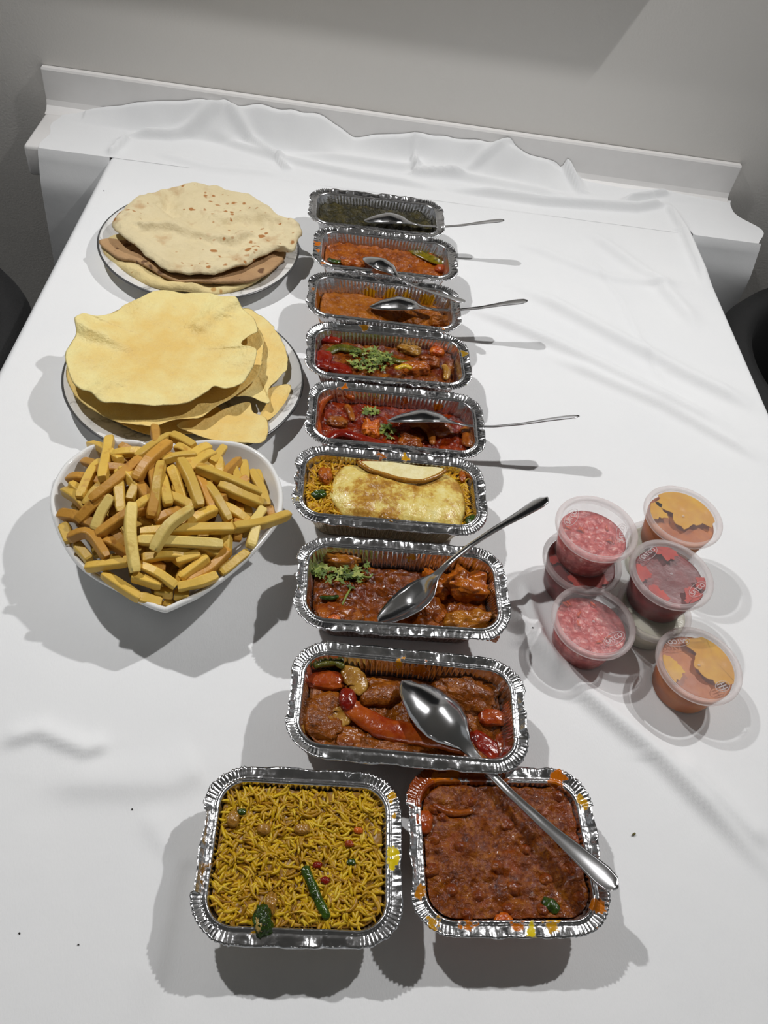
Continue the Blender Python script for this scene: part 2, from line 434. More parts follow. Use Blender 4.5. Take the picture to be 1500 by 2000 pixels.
def tray(key, d, x, y, rot, label, seed, stains=(), film=None, flap=(25, 25, 25, 25), z0=0.0):
    rnd = np.random.RandomState(seed); a = math.radians(rot)
    tr = thing('foil_tray', label, 'foil tray', (x, y, T + z0 + 0.0012), a, 'foil takeaway trays')
    mat = foil_mat('foil_%s' % key, stains, film); matr = foil_mat('foil_rim_%s' % key, stains)
    Po, No, K, Q = rrect(d['hwo'], d['hdo'], d['ro'], d['nl'], d['ns'], d['nc'])
    Pb, Nb, _, _ = rrect(d['hwb'], d['hdb'], d['rb'], d['nl'], d['ns'], d['nc'])
    n = len(Po); corner = (K % 2 == 1)
    longs = np.isin(K, (2, 6)); cnt = np.where(longs, 2 * d['hwo'] / 0.0062, 2 * d['hdo'] / 0.0062)
    edge = np.where(corner, 0, np.clip(np.minimum(Q, 1 - Q) * 8, 0, 1))
    flute = np.sin(2 * np.pi * np.round(cnt) * Q) * edge * 0.0009
    s = np.arange(n); crk = (vn(s * 0.45, s * 0 + 3, seed) * corner) * 0.0022
    rings = []
    for k in (0.02, 0.35, 0.7, 0.93):
        rings.append(np.concatenate([Pb * k, np.full((n, 1), 0.0012 * (1 - k) + 0.0002)], 1))
    for t in np.linspace(0, 1, 13):
        P = Pb * (1 - t) + Po * t; Nn = Nb * (1 - t) + No * t
        w_ = sstep(0.03, 0.16, t) * (1 - sstep(0.84, 0.97, t))
        off = (flute + crk) * w_
        z = d['h'] * t + (0.0015 * (1 - t / 0.08) if t < 0.08 else 0) * 0
        rings.append(np.concatenate([P + Nn * off[:, None], np.full((n, 1), z)], 1))
    V = np.stack(rings, 1).reshape(-1, 3); F = gridf(n, len(rings), True, flip=True).tolist()
    nr = len(rings); F.append([i * nr for i in range(n)])
    link('body', new_mesh('body', V, F, mat), tr)
    # rim: bead, shelf, then the torn-open flap, pleated at the corners
    fl = np.zeros(n)
    side = K // 2
    for i in range(4): fl = np.where(side == i, flap[i], fl)
    k_ = np.ones(41) / 41.0; fl = np.convolve(np.concatenate([fl[-20:], fl, fl[:20]]), k_, 'valid')
    fl = fl + 26 * vn(s * 0.035, s * 0 + 1, seed + 5) + 14 * vn(s * 0.11, s * 0 + 8, seed + 6)
    pl = np.where(corner, np.sin(s * 2.1 + 2 * vn(s * 0.3, s * 0, seed + 2)), 0)
    win = np.where(corner, np.clip(np.minimum(Q, 1 - Q) * 6, 0, 1), 0)
    fl = np.radians(np.clip(fl * np.where(corner, 0.55, 1.0), -48, 78))
    Ln = 0.0072 + 0.0016 * vn(s * 0.05, s * 0, seed + 3) + np.where(corner, 0.0012 * vn(s * 0.9, s * 0, seed + 4), 0.0)
    prof = [(-0.0003, 0.0), (0.0006, 0.0012), (0.0016, 0.0014), (0.0026, 0.0004), (0.0038, 0.0), (0.0048, 0.0003)]
    rr = []
    for (o, z) in prof:
        lift = pl * win * 0.0003 * (o > 0.002) + 0.0004 * vn(s * 0.2, s * 0 + o * 900, seed + 7)
        rr.append(np.concatenate([Po + No * o, (d['h'] + z + lift)[:, None]], 1))
    wave = 0.0007 * vn(s * 0.16, s * 0, seed + 9)
    for t in (0.25, 0.5, 0.75, 1.0, 1.04):
        tt = min(t, 1.0)
        o = 0.0048 + Ln * tt * np.cos(fl); z = 0.0003 + Ln * tt * np.sin(fl) + pl * win * 0.0011 * tt + wave * np.sin(tt * 3)
        if t > 1.0: z = z - 0.0009
        rr.append(np.concatenate([Po + No * o[:, None], (d['h'] + z)[:, None]], 1))
    V = np.stack(rr, 1).reshape(-1, 3)
    link('rim', new_mesh('rim', V, gridf(n, len(rr), True, flip=True), matr), tr)
    TRAYS[key] = dict(d=d, x=x, y=y, a=a, z0=z0 + 0.0012)
    return tr
def tw(key, lx, ly, lz=0.0):
    t = TRAYS[key]; ca, sa = math.cos(t['a']), math.sin(t['a'])
    return np.array([t['x'] + lx * ca - ly * sa, t['y'] + lx * sa + ly * ca, t['z0'] + lz])
def tl(key, p):
    t = TRAYS[key]; dx, dy = p[0] - t['x'], p[1] - t['y']; ca, sa = math.cos(t['a']), math.sin(t['a'])
    return dx * ca + dy * sa, -dx * sa + dy * ca
def curry_mat(name, dark, mid, lite, oil, rough=0.17, sc=55.0, oil_thr=0.60, bump=0.0016):
    g = N(name)
    n1 = g.noise(sc, detail=5, rough=0.62); n2 = g.noise(sc * 4.5, detail=3); n3 = g.noise(24, detail=3, off=(3, 1, 7))
    f = g.math('ADD', g.math('MULTIPLY', n1, 0.62), g.math('MULTIPLY', n2, 0.38))
    c = g.ramp(f, [(0.34, srgb(*dark)), (0.5, srgb(*mid)), (0.66, srgb(*lite))])
    mk = g.math('MULTIPLY', g.math('SUBTRACT', n3, oil_thr), 9.0, True)
    c = g.mix(g.math('MULTIPLY', mk, 0.75), c, srgb(*oil))
    g.set(Base_Color=c, Roughness=rough, Specular_IOR_Level=0.36, Coat_Weight=0.06, Coat_Roughness=0.04)
    b = g.bump(n2, bump, 0.7); g.set(Normal=g.bump(g.noise(520, detail=2), 0.0009, 0.7, b))
    return g.m
def fill_shape(d, lev, inset):
    t = lev / d['h']
    return (d['hwb'] * (1 - t) + d['hwo'] * t - inset, d['hdb'] * (1 - t) + d['hdo'] * t - inset, d['rb'] * (1 - t) + d['ro'] * t)
def sq2rr(u, v, hw, hd, r):
    m = np.maximum(np.abs(u), np.abs(v)) + 1e-9
    qx, qy = hw * u / m, hd * v / m
    cx, cy = np.abs(qx) - (hw - r), np.abs(qy) - (hd - r)
    k = (cx > 0) & (cy > 0); dd = np.hypot(cx, cy); s_ = np.where(k, np.minimum(1, r / np.maximum(dd, 1e-9)), 1)
    qx = np.where(k, np.sign(qx) * ((hw - r) + cx * s_), qx); qy = np.where(k, np.sign(qy) * ((hd - r) + cy * s_), qy)
    return qx * m, qy * m
FILL = {}
def fill(key, lev, seed, name, mat, label, cat, amp=0.0022, lump=0.0018, lsc=170.0, bumps=(), tilt=(0, 0), dome=0.0, kind='stuff'):
    """food surface of one tray: a closed lump of sauce following the tray walls"""
    d = TRAYS[key]['d']; hw, hd, r = fill_shape(d, lev, 0.0012)
    nu = int(hw * 2 / 0.0011); nv = int(hd * 2 / 0.0011)
    u, v = np.meshgrid(np.linspace(-1, 1, nu), np.linspace(-1, 1, nv), indexing='ij')
    x, y = sq2rr(u, v, hw, hd, r)
    def hz(x, y):
        z = lev + amp * fbm(x * 38, y * 38, seed, 3) + lump * fbm(x * lsc, y * lsc, seed + 11, 3) + tilt[0] * x + tilt[1] * y
        z = z + dome * (1 - (x / hw) ** 2) * (1 - (y / hd) ** 2)
        for bx, by, br, bh in bumps: z = z + bh * np.exp(-((x - bx) ** 2 + (y - by) ** 2) / br ** 2)
        return z
    z = hz(x, y)
    m = np.maximum(np.abs(u), np.abs(v))
    V = np.stack([x, y, z], -1).reshape(-1, 3); F = gridf(nu, nv).tolist()
    # skirt and underside
    ring = [i * nv for i in range(nu)] + [(nu - 1) * nv + j for j in range(1, nv)] + [i * nv + nv - 1 for i in range(nu - 2, -1, -1)] + [j for j in range(nv - 2, 0, -1)]
    b0 = len(V); hb, db = d['hwb'] - 0.002, d['hdb'] - 0.002
    low = V[ring].copy(); low[:, 0] *= hb / hw; low[:, 1] *= db / hd; low[:, 2] = 0.0022
    V = np.concatenate([V, low]); k = len(ring)
    F += [[ring[i], b0 + i, b0 + (i + 1) % k, ring[(i + 1) % k]] for i in range(k)]
    F.append([b0 + i for i in range(k)][::-1])
    o = link(name, new_mesh(name, V, F, mat), None, (TRAYS[key]['x'], TRAYS[key]['y'], T + TRAYS[key]['z0']), TRAYS[key]['a'])
    tag(o, label, cat, None, kind)
    FILL[key] = hz
    return o
def surf(key, px, py):
    """pixel -> point on the food surface of a tray"""
    z = 0.03
    for _ in range(5):
        p = at(px, py, z); lx, ly = tl(key, p); z = float(FILL[key](np.array(lx), np.array(ly))) + TRAYS[key]['z0']
    return at(px, py, z)
# food pieces -------------------------------------------------------
def chunk(name, p, size, seed, mat, label, cat, group=None, box=0.35, rz=0.0, rough=0.24, tilt=0.0):
    n, m = 44, 28
    th = np.linspace(0, 2 * np.pi, n, endpoint=False); ph = np.linspace(-np.pi / 2 + 0.02, np.pi / 2 - 0.02, m)
    A, B = np.meshgrid(th, ph, indexing='ij')
    e = 1 - box * 0.6
    sp = lambda c: np.sign(c) * np.abs(c) ** e
    x, y, z = sp(np.cos(B)) * sp(np.cos(A)), sp(np.cos(B)) * sp(np.sin(A)), sp(np.sin(B))
    k = 1 + rough * 2 * (vn(x * 1.7 + 9, y * 1.7 + z * 1.1, seed) + 0.6 * vn(x * 4 + z * 2, y * 4 - z * 2, seed + 1) + 0.45 * vn(x * 8 - z * 5, y * 8 + z * 5, seed + 2))
    x, y, z = x * size[0] / 2 * k, y * size[1] / 2 * k, z * size[2] / 2 * k
    x, z = x * math.cos(tilt) - z * math.sin(tilt), x * math.sin(tilt) + z * math.cos(tilt)
    ca, sa = math.cos(rz), math.sin(rz)
    V = np.stack([x * ca - y * sa + p[0], x * sa + y * ca + p[1], z + p[2]], -1).reshape(-1, 3)
    F = gridf(n, m, True).tolist() + [[i * m for i in range(n)][::-1], [i * m + m - 1 for i in range(n)]]
    return free(name, V, F, mat, label, cat, group)
def strip(name, pts, width, thick, mat, label, cat, group=None, taper=0.5, seed=0):
    P = smooth_path(pts, 6); m = len(P); t = np.linspace(0, 1, m)
    r = np.maximum(taper + (1 - taper) * np.sin(np.pi * np.clip(t, 0.0, 1.0)) ** 0.6, 0.18)
    r = r * (1 + 0.25 * vn(t * 6, t * 0, seed)); r[0] *= 0.45; r[-1] *= 0.45
    V, F = tube(P, r * 0.5, 14, (width, thick), seed, 0.25)
    return free(name, V, F, mat, label, cat, group)
def sstrip(key, name, px, width, thick, mat, label, cat, lift=0.001, lifts=None, **kw):
    P = []
    for i, q in enumerate(px):
        s_ = surf(key, q[0], q[1]); l_ = lifts[i] if lifts else lift
        P.append(at(q[0], q[1], s_[2] + l_))
    return strip(name, P, width, thick, mat, label, cat, **kw)
def schunk(key, name, px, py, size, seed, mat, label, cat, sink=0.46, **kw):
    if 'pepper' in name or 'carrot' in name or 'tomato' in name: kw.setdefault('rough', 0.10)
    if max(size) < 0.0125: kw.setdefault('rough', 0.10)
    s_ = surf(key, px, py); zc = s_[2] + size[2] * (0.5 - sink)
    return chunk(name, at(px, py, zc), size, seed, mat, label, cat, **kw)
def flakes(name, pts, mat, label, cat, size=0.0045, seed=0, kind='stuff'):
    rnd = np.random.RandomState(seed); V = []; F = []
    for p in pts:
        s_ = size * (0.5 + rnd.rand() * 0.8); k = rnd.randint(4, 7); b0 = len(V)
        a0 = rnd.rand() * 6.28; tx, ty = (rnd.rand(2) - 0.5) * 1.3
        V.append(np.array(p) + (0, 0, 0.0012))
        m = 2 * k
        for j in range(m):
            a = a0 + j / m * 4.6; r_ = s_ * (1.0 if j % 2 == 0 else 0.5)
            dx, dy = r_ * math.cos(a), r_ * math.sin(a)
            V.append(np.array(p) + (dx, dy, 0.0008 + abs(tx * dx + ty * dy) * 0.7 - 0.12 * r_))
        for j in range(m - 1): F.append([b0, b0 + 1 + j, b0 + 2 + j])
    o = free(name, np.array(V), F, mat, label, cat, None, kind, smooth=False)
    return o
def scatter(key, cx, cy, rx, ry, n, seed, lift=0.0012):
    rnd = np.random.RandomState(seed); out = []
    for _ in range(n):
        a = rnd.rand() * 6.28; r_ = math.sqrt(rnd.rand())
        q = surf(key, cx + rx * r_ * math.cos(a), cy + ry * r_ * math.sin(a)); q = q + np.array([0, 0, lift * rnd.rand() * 2]); out.append(q)
    return out
def rice(key, lev_fn, n, seed, mat, name, label, hw, hd, layers=((0.0, 1.0), (-0.0025, 0.8)), skip=None):
    """loose rice grains lying over a packed bed"""
    rnd = np.random.RandomState(seed); V = []; F = []; b0 = 0
    ring = np.linspace(0, 2 * np.pi, 6, endpoint=False)
    for _ in range(n):
        x, y = (rnd.rand() * 2 - 1) * hw, (rnd.rand() * 2 - 1) * hd
        if (abs(x) > hw - 0.017) and (abs(y) > hd - 0.017) and math.hypot(abs(x) - hw + 0.017, abs(y) - hd + 0.017) > 0.017: continue
        if skip and skip(x, y): continue
        z = float(lev_fn(np.array(x), np.array(y))) - 0.0008 + rnd.rand() * 0.0026
        L_ = 0.0080 + rnd.rand() * 0.0070; rad = 0.00112 + rnd.rand() * 0.00035
        a = rnd.rand() * 6.28; el = rnd.normal() * 0.22; bend = rnd.normal() * 0.30
        t = np.linspace(-1, 1, 6)
        xs_ = t * L_ / 2; ys_ = bend * (t ** 2) * L_ / 2; rs = rad * np.sqrt(np.clip(1.12 - t ** 2, 0.06, 1))
        ca, sa, ce, se = math.cos(a), math.sin(a), math.cos(el), math.sin(el)
        for i in range(6):
            lx = xs_[i]; ly = ys_[i] + rs[i] * np.cos(ring); lz = rs[i] * np.sin(ring)
            X_ = lx * ce - lz * se; Z_ = lx * se + lz * ce
            V.append(np.stack([x + X_ * ca - ly * sa, y + X_ * sa + ly * ca, np.maximum(z + Z_, 0.004)], -1))
        for i in range(5):
            for j in range(6):
                F.append([b0 + i * 6 + j, b0 + i * 6 + (j + 1) % 6, b0 + (i + 1) * 6 + (j + 1) % 6, b0 + (i + 1) * 6 + j])
        F.append([b0 + j for j in range(6)][::-1]); F.append([b0 + 30 + j for j in range(6)])
        b0 += 36
    V = np.concatenate(V)
    o = link(name, new_mesh(name, V, F, mat), None, (TRAYS[key]['x'], TRAYS[key]['y'], T + TRAYS[key]['z0']), TRAYS[key]['a'])
    return tag(o, label, 'rice', None, 'stuff')
def rice_mat(name, cols):
    g = N(name); ge = g.n('ShaderNodeNewGeometry')
    k = len(cols); c = g.ramp(ge.outputs['Random Per Island'], [(i / (k - 1) * 0.98 + 0.01, srgb(*q)) for i, q in enumerate(cols)])
    c = g.mix(g.math('MULTIPLY', g.noise(150), 0.35), c, srgb(176, 122, 14))
    g.set(Base_Color=c, Roughness=0.38, Specular_IOR_Level=0.4, Subsurface_Weight=0.0)
    return g.m
def food_mat(name, col, col2, rough=0.24, sc=120.0, thr=(0.38, 0.62), bump=0.0012, coat=0.1):
    g = N(name); f = g.noise(sc, detail=4)
    g.set(Base_Color=g.ramp(f, [(thr[0], srgb(*col)), (thr[1], srgb(*col2))]), Roughness=rough, Coat_Weight=coat, Coat_Roughness=0.1)
    g.set(Normal=g.bump(g.noise(sc * 4, detail=2), bump, 0.6)); return g.m

# ------------------------------------------------------------------ trays in place
ORG = (184, 98, 6); YEL = (190, 140, 18); BRN = (120, 62, 12)
tray('c1', BIG, 0.0053, 0.6957, 1.9, 'long foil tray of dark green curry, farthest tray in the row', 101, film=(0.030, (60, 52, 20), 0.5), flap=(35, 30, 30, 5))
tray('c2', BIG, 0.0203, 0.5908, 1.6, 'long foil tray of orange curry with green oil, second farthest in the row', 202,
     stains=[(-0.094, 0.005, 0.049, 0.004, ORG), (-0.094, -0.010, 0.049, 0.004, ORG), (-0.085, -0.043, 0.049, 0.004, ORG)], film=(0.034, (120, 75, 25), 0.7), flap=(30, 28, 15, 0))
tray('c3', BIG, 0.0204, 0.4785, 0.0, 'long foil tray of smooth ochre curry, third farthest in the row', 303,
     stains=[(-0.085, 0.005, 0.03, 0.018, (150, 85, 10)), (0.01, 0.04, 0.035, 0.009, YEL), (0.03, 0.04, 0.031, 0.010, YEL), (-0.02, 0.04, 0.036, 0.009, YEL), (0.06, 0.04, 0.032, 0.012, YEL), (0.075, -0.03, 0.03, 0.02, (170, 100, 10))],
     film=(0.032, (190, 120, 15), 0.85), flap=(40, 5, 50, 25))
tray('c4', BIG, 0.0278, 0.3698, 2.5, 'long foil tray of pepper curry with a heap of chopped herbs', 404,
     stains=[(0.094, 0.018, 0.05, 0.005, (150, 116, 24)), (0.093, -0.045, 0.05, 0.006, (110, 110, 20)), (-0.03, 0.046, 0.05, 0.006, (120, 80, 10))],
     film=(0.040, (110, 52, 10), 0.9), flap=(30, 45, 40, 15))
tray('c5', BIG, 0.0378, 0.2609, 0.9, 'long foil tray of red curry with pepper rings and a spoon', 505,
     stains=[(-0.025, 0.04, 0.040, 0.006, ORG), (0.012, 0.04, 0.041, 0.005, (160, 70, 8)), (-0.06, 0.044, 0.05, 0.004, ORG), (0.05, 0.04, 0.04, 0.006, ORG)], film=(0.037, (120, 45, 10), 0.85), flap=(30, 22, 30, 5))
tray('c6', BIG, 0.0331, 0.1559, 1.1, 'long foil tray of yellow rice covered by a folded omelette', 606,
     stains=[(-0.01, 0.046, 0.05, 0.004, (150, 80, 10)), (0.015, 0.046, 0.05, 0.004, YEL), (-0.098, -0.03, 0.045, 0.007, (150, 130, 20))], film=(0.042, (150, 120, 20), 0.7), flap=(35, 15, 50, -30))
tray('c7', BIG, 0.0463, 0.0359, 1.5, 'long foil tray of brown curry with herbs and a spoon standing in it', 707,
     stains=[(0.01, 0.04, 0.042, 0.004, (190, 130, 20))], film=(0.034, (110, 58, 20), 0.85), flap=(35, 18, 48, -5))
tray('c8', BIG, 0.0515, -0.0833, -0.9, 'long foil tray of brown curry with a long red pepper strip, nearest of the row', 808,
     stains=[(-0.006, 0.04, 0.043, 0.006, (205, 140, 20)), (0.012, 0.04, 0.039, 0.008, (180, 100, 15))], film=(0.034, (110, 52, 18), 0.85), flap=(45, 18, 52, -22))
tray('d1', SML, -0.0267, -0.2020, 0.95, 'squarish foil tray of yellow rice at the front', 909,
     stains=[(0.068, -0.005, 0.04, 0.004, (215, 190, 20)), (0.068, 0.003, 0.04, 0.004, (215, 190, 20)), (0.067, 0.03, 0.04, 0.003, YEL), (0.069, 0.045, 0.04, 0.005, YEL), (-0.069, -0.015, 0.04, 0.004, (125, 85, 15)), (-0.068, -0.024, 0.04, 0.004, (125, 85, 15)), (-0.03, -0.055, 0.04, 0.004, YEL)],
     film=(0.034, (150, 115, 15), 0.75), flap=(25, 22, 45, -5))
tray('d2', SML, 0.1271, -0.1893, 3.0, 'squarish foil tray of glossy chickpea curry with sauce spilt on its rim', 1010,
     stains=[(-0.062, 0.050, 0.04, 0.018, (128, 52, 6)), (-0.045, 0.057, 0.042, 0.016, (140, 60, 5)), (-0.02, 0.059, 0.042, 0.015, (145, 62, 8)), (0.005, 0.061, 0.043, 0.010, (150, 70, 8)), (-0.04, 0.050, 0.036, 0.012, ORG), (0.05, 0.054, 0.04, 0.008, ORG), (0.068, 0.035, 0.04, 0.006, YEL),
             (-0.066, -0.030, 0.038, 0.006, (176, 112, 14)), (-0.058, -0.052, 0.04, 0.006, (176, 128, 20)), (-0.034, -0.054, 0.04, 0.007, (180, 100, 10)), (0.0, -0.056, 0.040, 0.005, ORG), (0.03, -0.054, 0.04, 0.005, YEL), (0.012, -0.060, 0.041, 0.004, (215, 190, 20)), (0.064, -0.040, 0.039, 0.006, (180, 100, 10)), (0.056, -0.052, 0.04, 0.003, (180, 110, 14))],
     film=(0.036, (160, 85, 10), 0.85), flap=(45, 8, 35, 10))

# ------------------------------------------------------------------ sauces
m_c1 = curry_mat('spinach_curry', (18, 18, 5), (44, 40, 12), (84, 74, 24), (30, 28, 8), 0.35, 90, 0.62, 0.003)
m_c2 = curry_mat('orange_curry', (100, 42, 4), (146, 72, 10), (176, 100, 24), (140, 62, 6), 0.2, 70)
m_c3 = curry_mat('ochre_curry', (116, 58, 5), (148, 82, 12), (168, 102, 22), (164, 88, 6), 0.3, 80, 0.64)
m_c4 = curry_mat('pepper_curry', (58, 18, 2), (114, 52, 8), (150, 88, 22), (84, 12, 2), 0.13, 60, 0.55)
m_c5 = curry_mat('red_curry', (60, 10, 1), (120, 34, 3), (152, 62, 10), (104, 20, 1), 0.14, 60, 0.56)
m_c7 = curry_mat('brown_red_curry', (58, 22, 1), (114, 52, 4), (146, 78, 12), (104, 38, 2), 0.15, 60, 0.56)
m_c8 = curry_mat('brown_curry', (76, 34, 2), (128, 66, 8), (158, 92, 20), (116, 54, 4), 0.2, 70, 0.60)
m_d2 = curry_mat('chickpea_curry', (62, 22, 1), (120, 56, 4), (156, 90, 12), (132, 54, 3), 0.12, 85, 0.56, 0.0024)
g = N('green_oil'); g.set(Base_Color=g.ramp(g.noise(150), [(0.4, srgb(82, 74, 8)), (0.6, srgb(126, 108, 16))]), Roughness=0.12, Normal=g.bump(g.noise(300), 0.001, 0.6)); m_goil = g.m
fill('c1', 0.037, 1, 'curry', m_c1, 'dark green spinach curry in the farthest foil tray', 'curry', 0.006, 0.005, 130, bumps=[(-0.055, 0.0, 0.03, 0.004), (0.03, 0.0, 0.03, -0.005), (0.07, 0, 0.02, 0.004)])
fill('c2', 0.035, 2, 'curry', m_c2, 'orange curry with green oil in the second farthest tray', 'curry', 0.005, 0.003, bumps=[(-0.03, 0.015, 0.04, 0.004), (0.02, -0.01, 0.02, -0.006), (0.06, 0.01, 0.025, -0.003)])
fill('c3', 0.030, 3, 'curry', m_c3, 'smooth ochre curry in the third farthest tray', 'curry', 0.004, 0.0022, bumps=[(0.035, 0.005, 0.025, -0.006), (-0.04, 0, 0.04, 0.003)])
fill('c4', 0.036, 4, 'curry', m_c4, 'brown pepper curry under the heap of chopped herbs', 'curry', 0.004, 0.0026, bumps=[(0.08, -0.01, 0.015, -0.006)])
fill('c5', 0.034, 5, 'curry', m_c5, 'red curry in the tray with pepper rings', 'curry', 0.004, 0.0030, bumps=[(0.02, -0.002, 0.03, -0.005)])
fill('c6', 0.0405, 6, 'rice_bed', rice_mat('rice_bed_six', [(120, 85, 15), (140, 95, 12)]), 'packed yellow rice under the omelette', 'rice', 0.003, 0.002)
fill('c7', 0.0295, 7, 'curry', m_c7, 'dark brown curry with herbs in the tray next to the omelette tray', 'curry', 0.005, 0.0030, bumps=[(-0.012, -0.01, 0.022, -0.010), (0.035, 0.0, 0.012, -0.006)])
fill('c8', 0.0315, 8, 'curry', m_c8, 'brown curry in the nearest long tray', 'curry', 0.004, 0.0024, bumps=[(0.02, 0.01, 0.03, -0.002), (0.075, -0.02, 0.018, -0.008)])
fill('d1', 0.0335, 9, 'rice_bed', rice_mat('rice_bed_one', [(116, 84, 14), (136, 96, 10)]), 'packed yellow rice in the squarish front tray', 'rice', 0.003, 0.002)
fill('d2', 0.0345, 10, 'curry', m_d2, 'glossy red-brown chickpea curry in the squarish front tray', 'curry', 0.0022, 0.0034, 150)

# ------------------------------------------------------------------ things in the curries
m_red = food_mat('red_pepper', (106, 8, 2), (138, 36, 5), sc=60); m_redb = food_mat('cooked_red_pepper', (136, 44, 6), (166, 78, 18), sc=60)
m_grn = food_mat('green_pepper', (64, 66, 10), (104, 98, 22)); m_oni = food_mat('cooked_onion', (136, 88, 22), (176, 132, 56), sc=70)
m_onb = food_mat('sauced_onion', (122, 56, 10), (158, 92, 28), sc=80); m_chk = food_mat('sauced_chicken', (142, 62, 6), (184, 102, 16), sc=90)
m_chd = food_mat('dark_sauced_chicken', (118, 50, 6), (158, 84, 16), sc=80); m_car = food_mat('orange_chunk', (176, 70, 5), (206, 110, 16), sc=120)
m_chil = food_mat('green_chilli', (28, 44, 6), (54, 82, 14), 0.18); m_pot = food_mat('pale_potato', (142, 78, 12), (180, 116, 30), sc=80)
g = N('coriander'); ge = g.n('ShaderNodeNewGeometry')
g.set(Base_Color=g.ramp(ge.outputs['Random Per Island'], [(0.05, srgb(62, 84, 20)), (0.5, srgb(110, 128, 44)), (0.95, srgb(158, 164, 84))]), Roughness=0.55); m_cor = g.m
# c2
for i, (x, y, sx, sy) in enumerate([(800, 478, .030, .014), (830, 497, .034, .012), (858, 512, .026, .011)]):
    pass
sstrip('c2', 'green_pepper_piece', [(772, 478), (800, 484), (830, 500), (868, 516)], 0.020, 0.005, m_goil, 'green oily pepper slice at the back of the second farthest tray', 'pepper')
sstrip('c2', 'green_pepper_piece', [(640, 505), (655, 511), (672, 510)], 0.009, 0.004, m_chil, 'small green pepper slice at the left of the second farthest tray', 'pepper')
schunk('c2', 'chicken_chunk', 690, 518, (.030, .020, .014), 21, m_chk, 'orange sauced chunk below the spoon in the second farthest tray', 'meat')
schunk('c2', 'tomato_piece', 862, 528, (.022, .016, .014), 22, m_redb, 'orange tomato piece at the right of the second farthest tray', 'tomato')
# c3
schunk('c3', 'chicken_chunk', 800, 628, (.030, .020, .013), 31, m_c3, 'ochre sauced chunk at the front of the third farthest tray', 'meat')
schunk('c3', 'chicken_chunk', 862, 630, (.028, .018, .014), 32, m_c3, 'ochre sauced chunk at the right end of the third farthest tray', 'meat')
# c4
schunk('c4', 'red_pepper_piece', 640, 664, (.032, .018, .012), 41, m_red, 'red pepper piece in the back left corner beside the herb heap', 'pepper', box=0.7)
schunk('c4', 'red_pepper_piece', 632, 704, (.020, .034, .012), 42, m_red, 'red pepper piece against the left wall of the herb-topped tray', 'pepper', box=0.6)
schunk('c4', 'red_pepper_piece', 660, 720, (.034, .018, .010), 43, m_red, 'shiny red pepper piece at the front left of the herb-topped tray', 'pepper', box=0.6, rz=-0.3)
sstrip('c4', 'green_pepper_slice', [(638, 690), (660, 680), (690, 683), (712, 694)], 0.014, 0.006, m_grn, 'olive green pepper slice left of the herb heap', 'pepper', lift=0.003)
sstrip('c4', 'green_pepper_slice', [(742, 692), (770, 704), (800, 708)], 0.009, 0.005, m_grn, 'olive green pepper slice right of the herb heap', 'pepper', lift=0.002)
schunk('c4', 'onion_piece', 800, 684, (.028, .014, .010), 44, m_oni, 'pale onion piece at the back of the herb-topped tray', 'onion', rz=-0.2)
schunk('c4', 'chicken_chunk', 812, 722, (.032, .020, .018), 45, m_chk, 'sauced chunk with a yellow edge at the right of the herb heap', 'meat')
schunk('c4', 'chicken_chunk', 840, 708, (.026, .018, .016), 46, m_chd, 'brown chunk near the right end of the herb-topped tray', 'meat')
schunk('c4', 'tomato_piece', 853, 688, (.018, .014, .012), 47, m_car, 'bright orange tomato piece at the back right of the herb-topped tray', 'tomato')
sstrip('c4', 'onion_slice', [(866, 712), (873, 725), (870, 742)], 0.009, 0.005, m_oni, 'yellowish onion slice near the right wall of the herb-topped tray', 'onion', lift=0.003)
sstrip('c4', 'yellow_chilli', [(772, 720), (790, 715), (805, 720)], 0.007, 0.005, food_mat('yellow_chilli', (196, 150, 14), (222, 184, 40)), 'curled yellow chilli piece beside the herb heap', 'pepper', lift=0.012)
flakes('chopped_coriander', scatter('c4', 722, 708, 42, 22, 120, 5, 0.004), m_cor, 'heap of dry chopped herbs on the pepper curry', 'herbs', 0.0050, 5)
# c5
sstrip('c5', 'red_pepper_ring', [(632, 862), (622, 842), (620, 815), (628, 790), (645, 774), (672, 771), (692, 780)], 0.009, 0.010, m_redb, 'large curved red pepper ring at the left of the red curry', 'pepper', lift=0.005, seed=51)
sstrip('c5', 'red_pepper_strip', [(636, 868), (650, 850), (672, 846), (700, 855), (732, 864), (755, 872)], 0.013, 0.008, m_red, 'red pepper strip along the front left of the red curry', 'pepper', lift=0.005, seed=52)
schunk('c5', 'chicken_chunk', 724, 840, (.020, .024, .018), 53, m_car, 'orange cube in the middle of the red curry', 'meat', box=0.7)
sstrip('c5', 'onion_slice', [(800, 832), (822, 830), (840, 845), (845, 868)], 0.009, 0.006, m_onb, 'curved onion slice right of the spoon bowl in the red curry', 'onion', lift=0.004, seed=54)
sstrip('c5', 'onion_slice', [(905, 835), (914, 850), (912, 872)], 0.014, 0.006, m_onb, 'onion slice against the right wall of the red curry tray', 'onion', lift=0.004, seed=55)
schunk('c5', 'chicken_chunk', 802, 862, (.028, .022, .015), 56, m_chd, 'sauced chunk at the front of the red curry', 'meat')
schunk('c5', 'chicken_chunk', 858, 838, (.030, .022, .014), 57, m_chd, 'sauced chunk below the spoon handle in the red curry', 'meat')
schunk('c5', 'onion_piece', 660, 826, (.024, .014, .010), 58, m_onb, 'onion piece inside the pepper ring of the red curry', 'onion')
sstrip('c5', 'onion_slice', [(676, 790), (684, 805), (690, 822)], 0.008, 0.005, m_onb, 'thin onion slice beside the pepper ring', 'onion', lift=0.003, seed=59)
flakes('coriander_leaves', scatter('c5', 722, 808, 14, 6, 8, 6) + scatter('c5', 758, 846, 26, 14, 16, 7), m_cor, 'few coriander leaves on the red curry', 'herbs', 0.0060, 6)
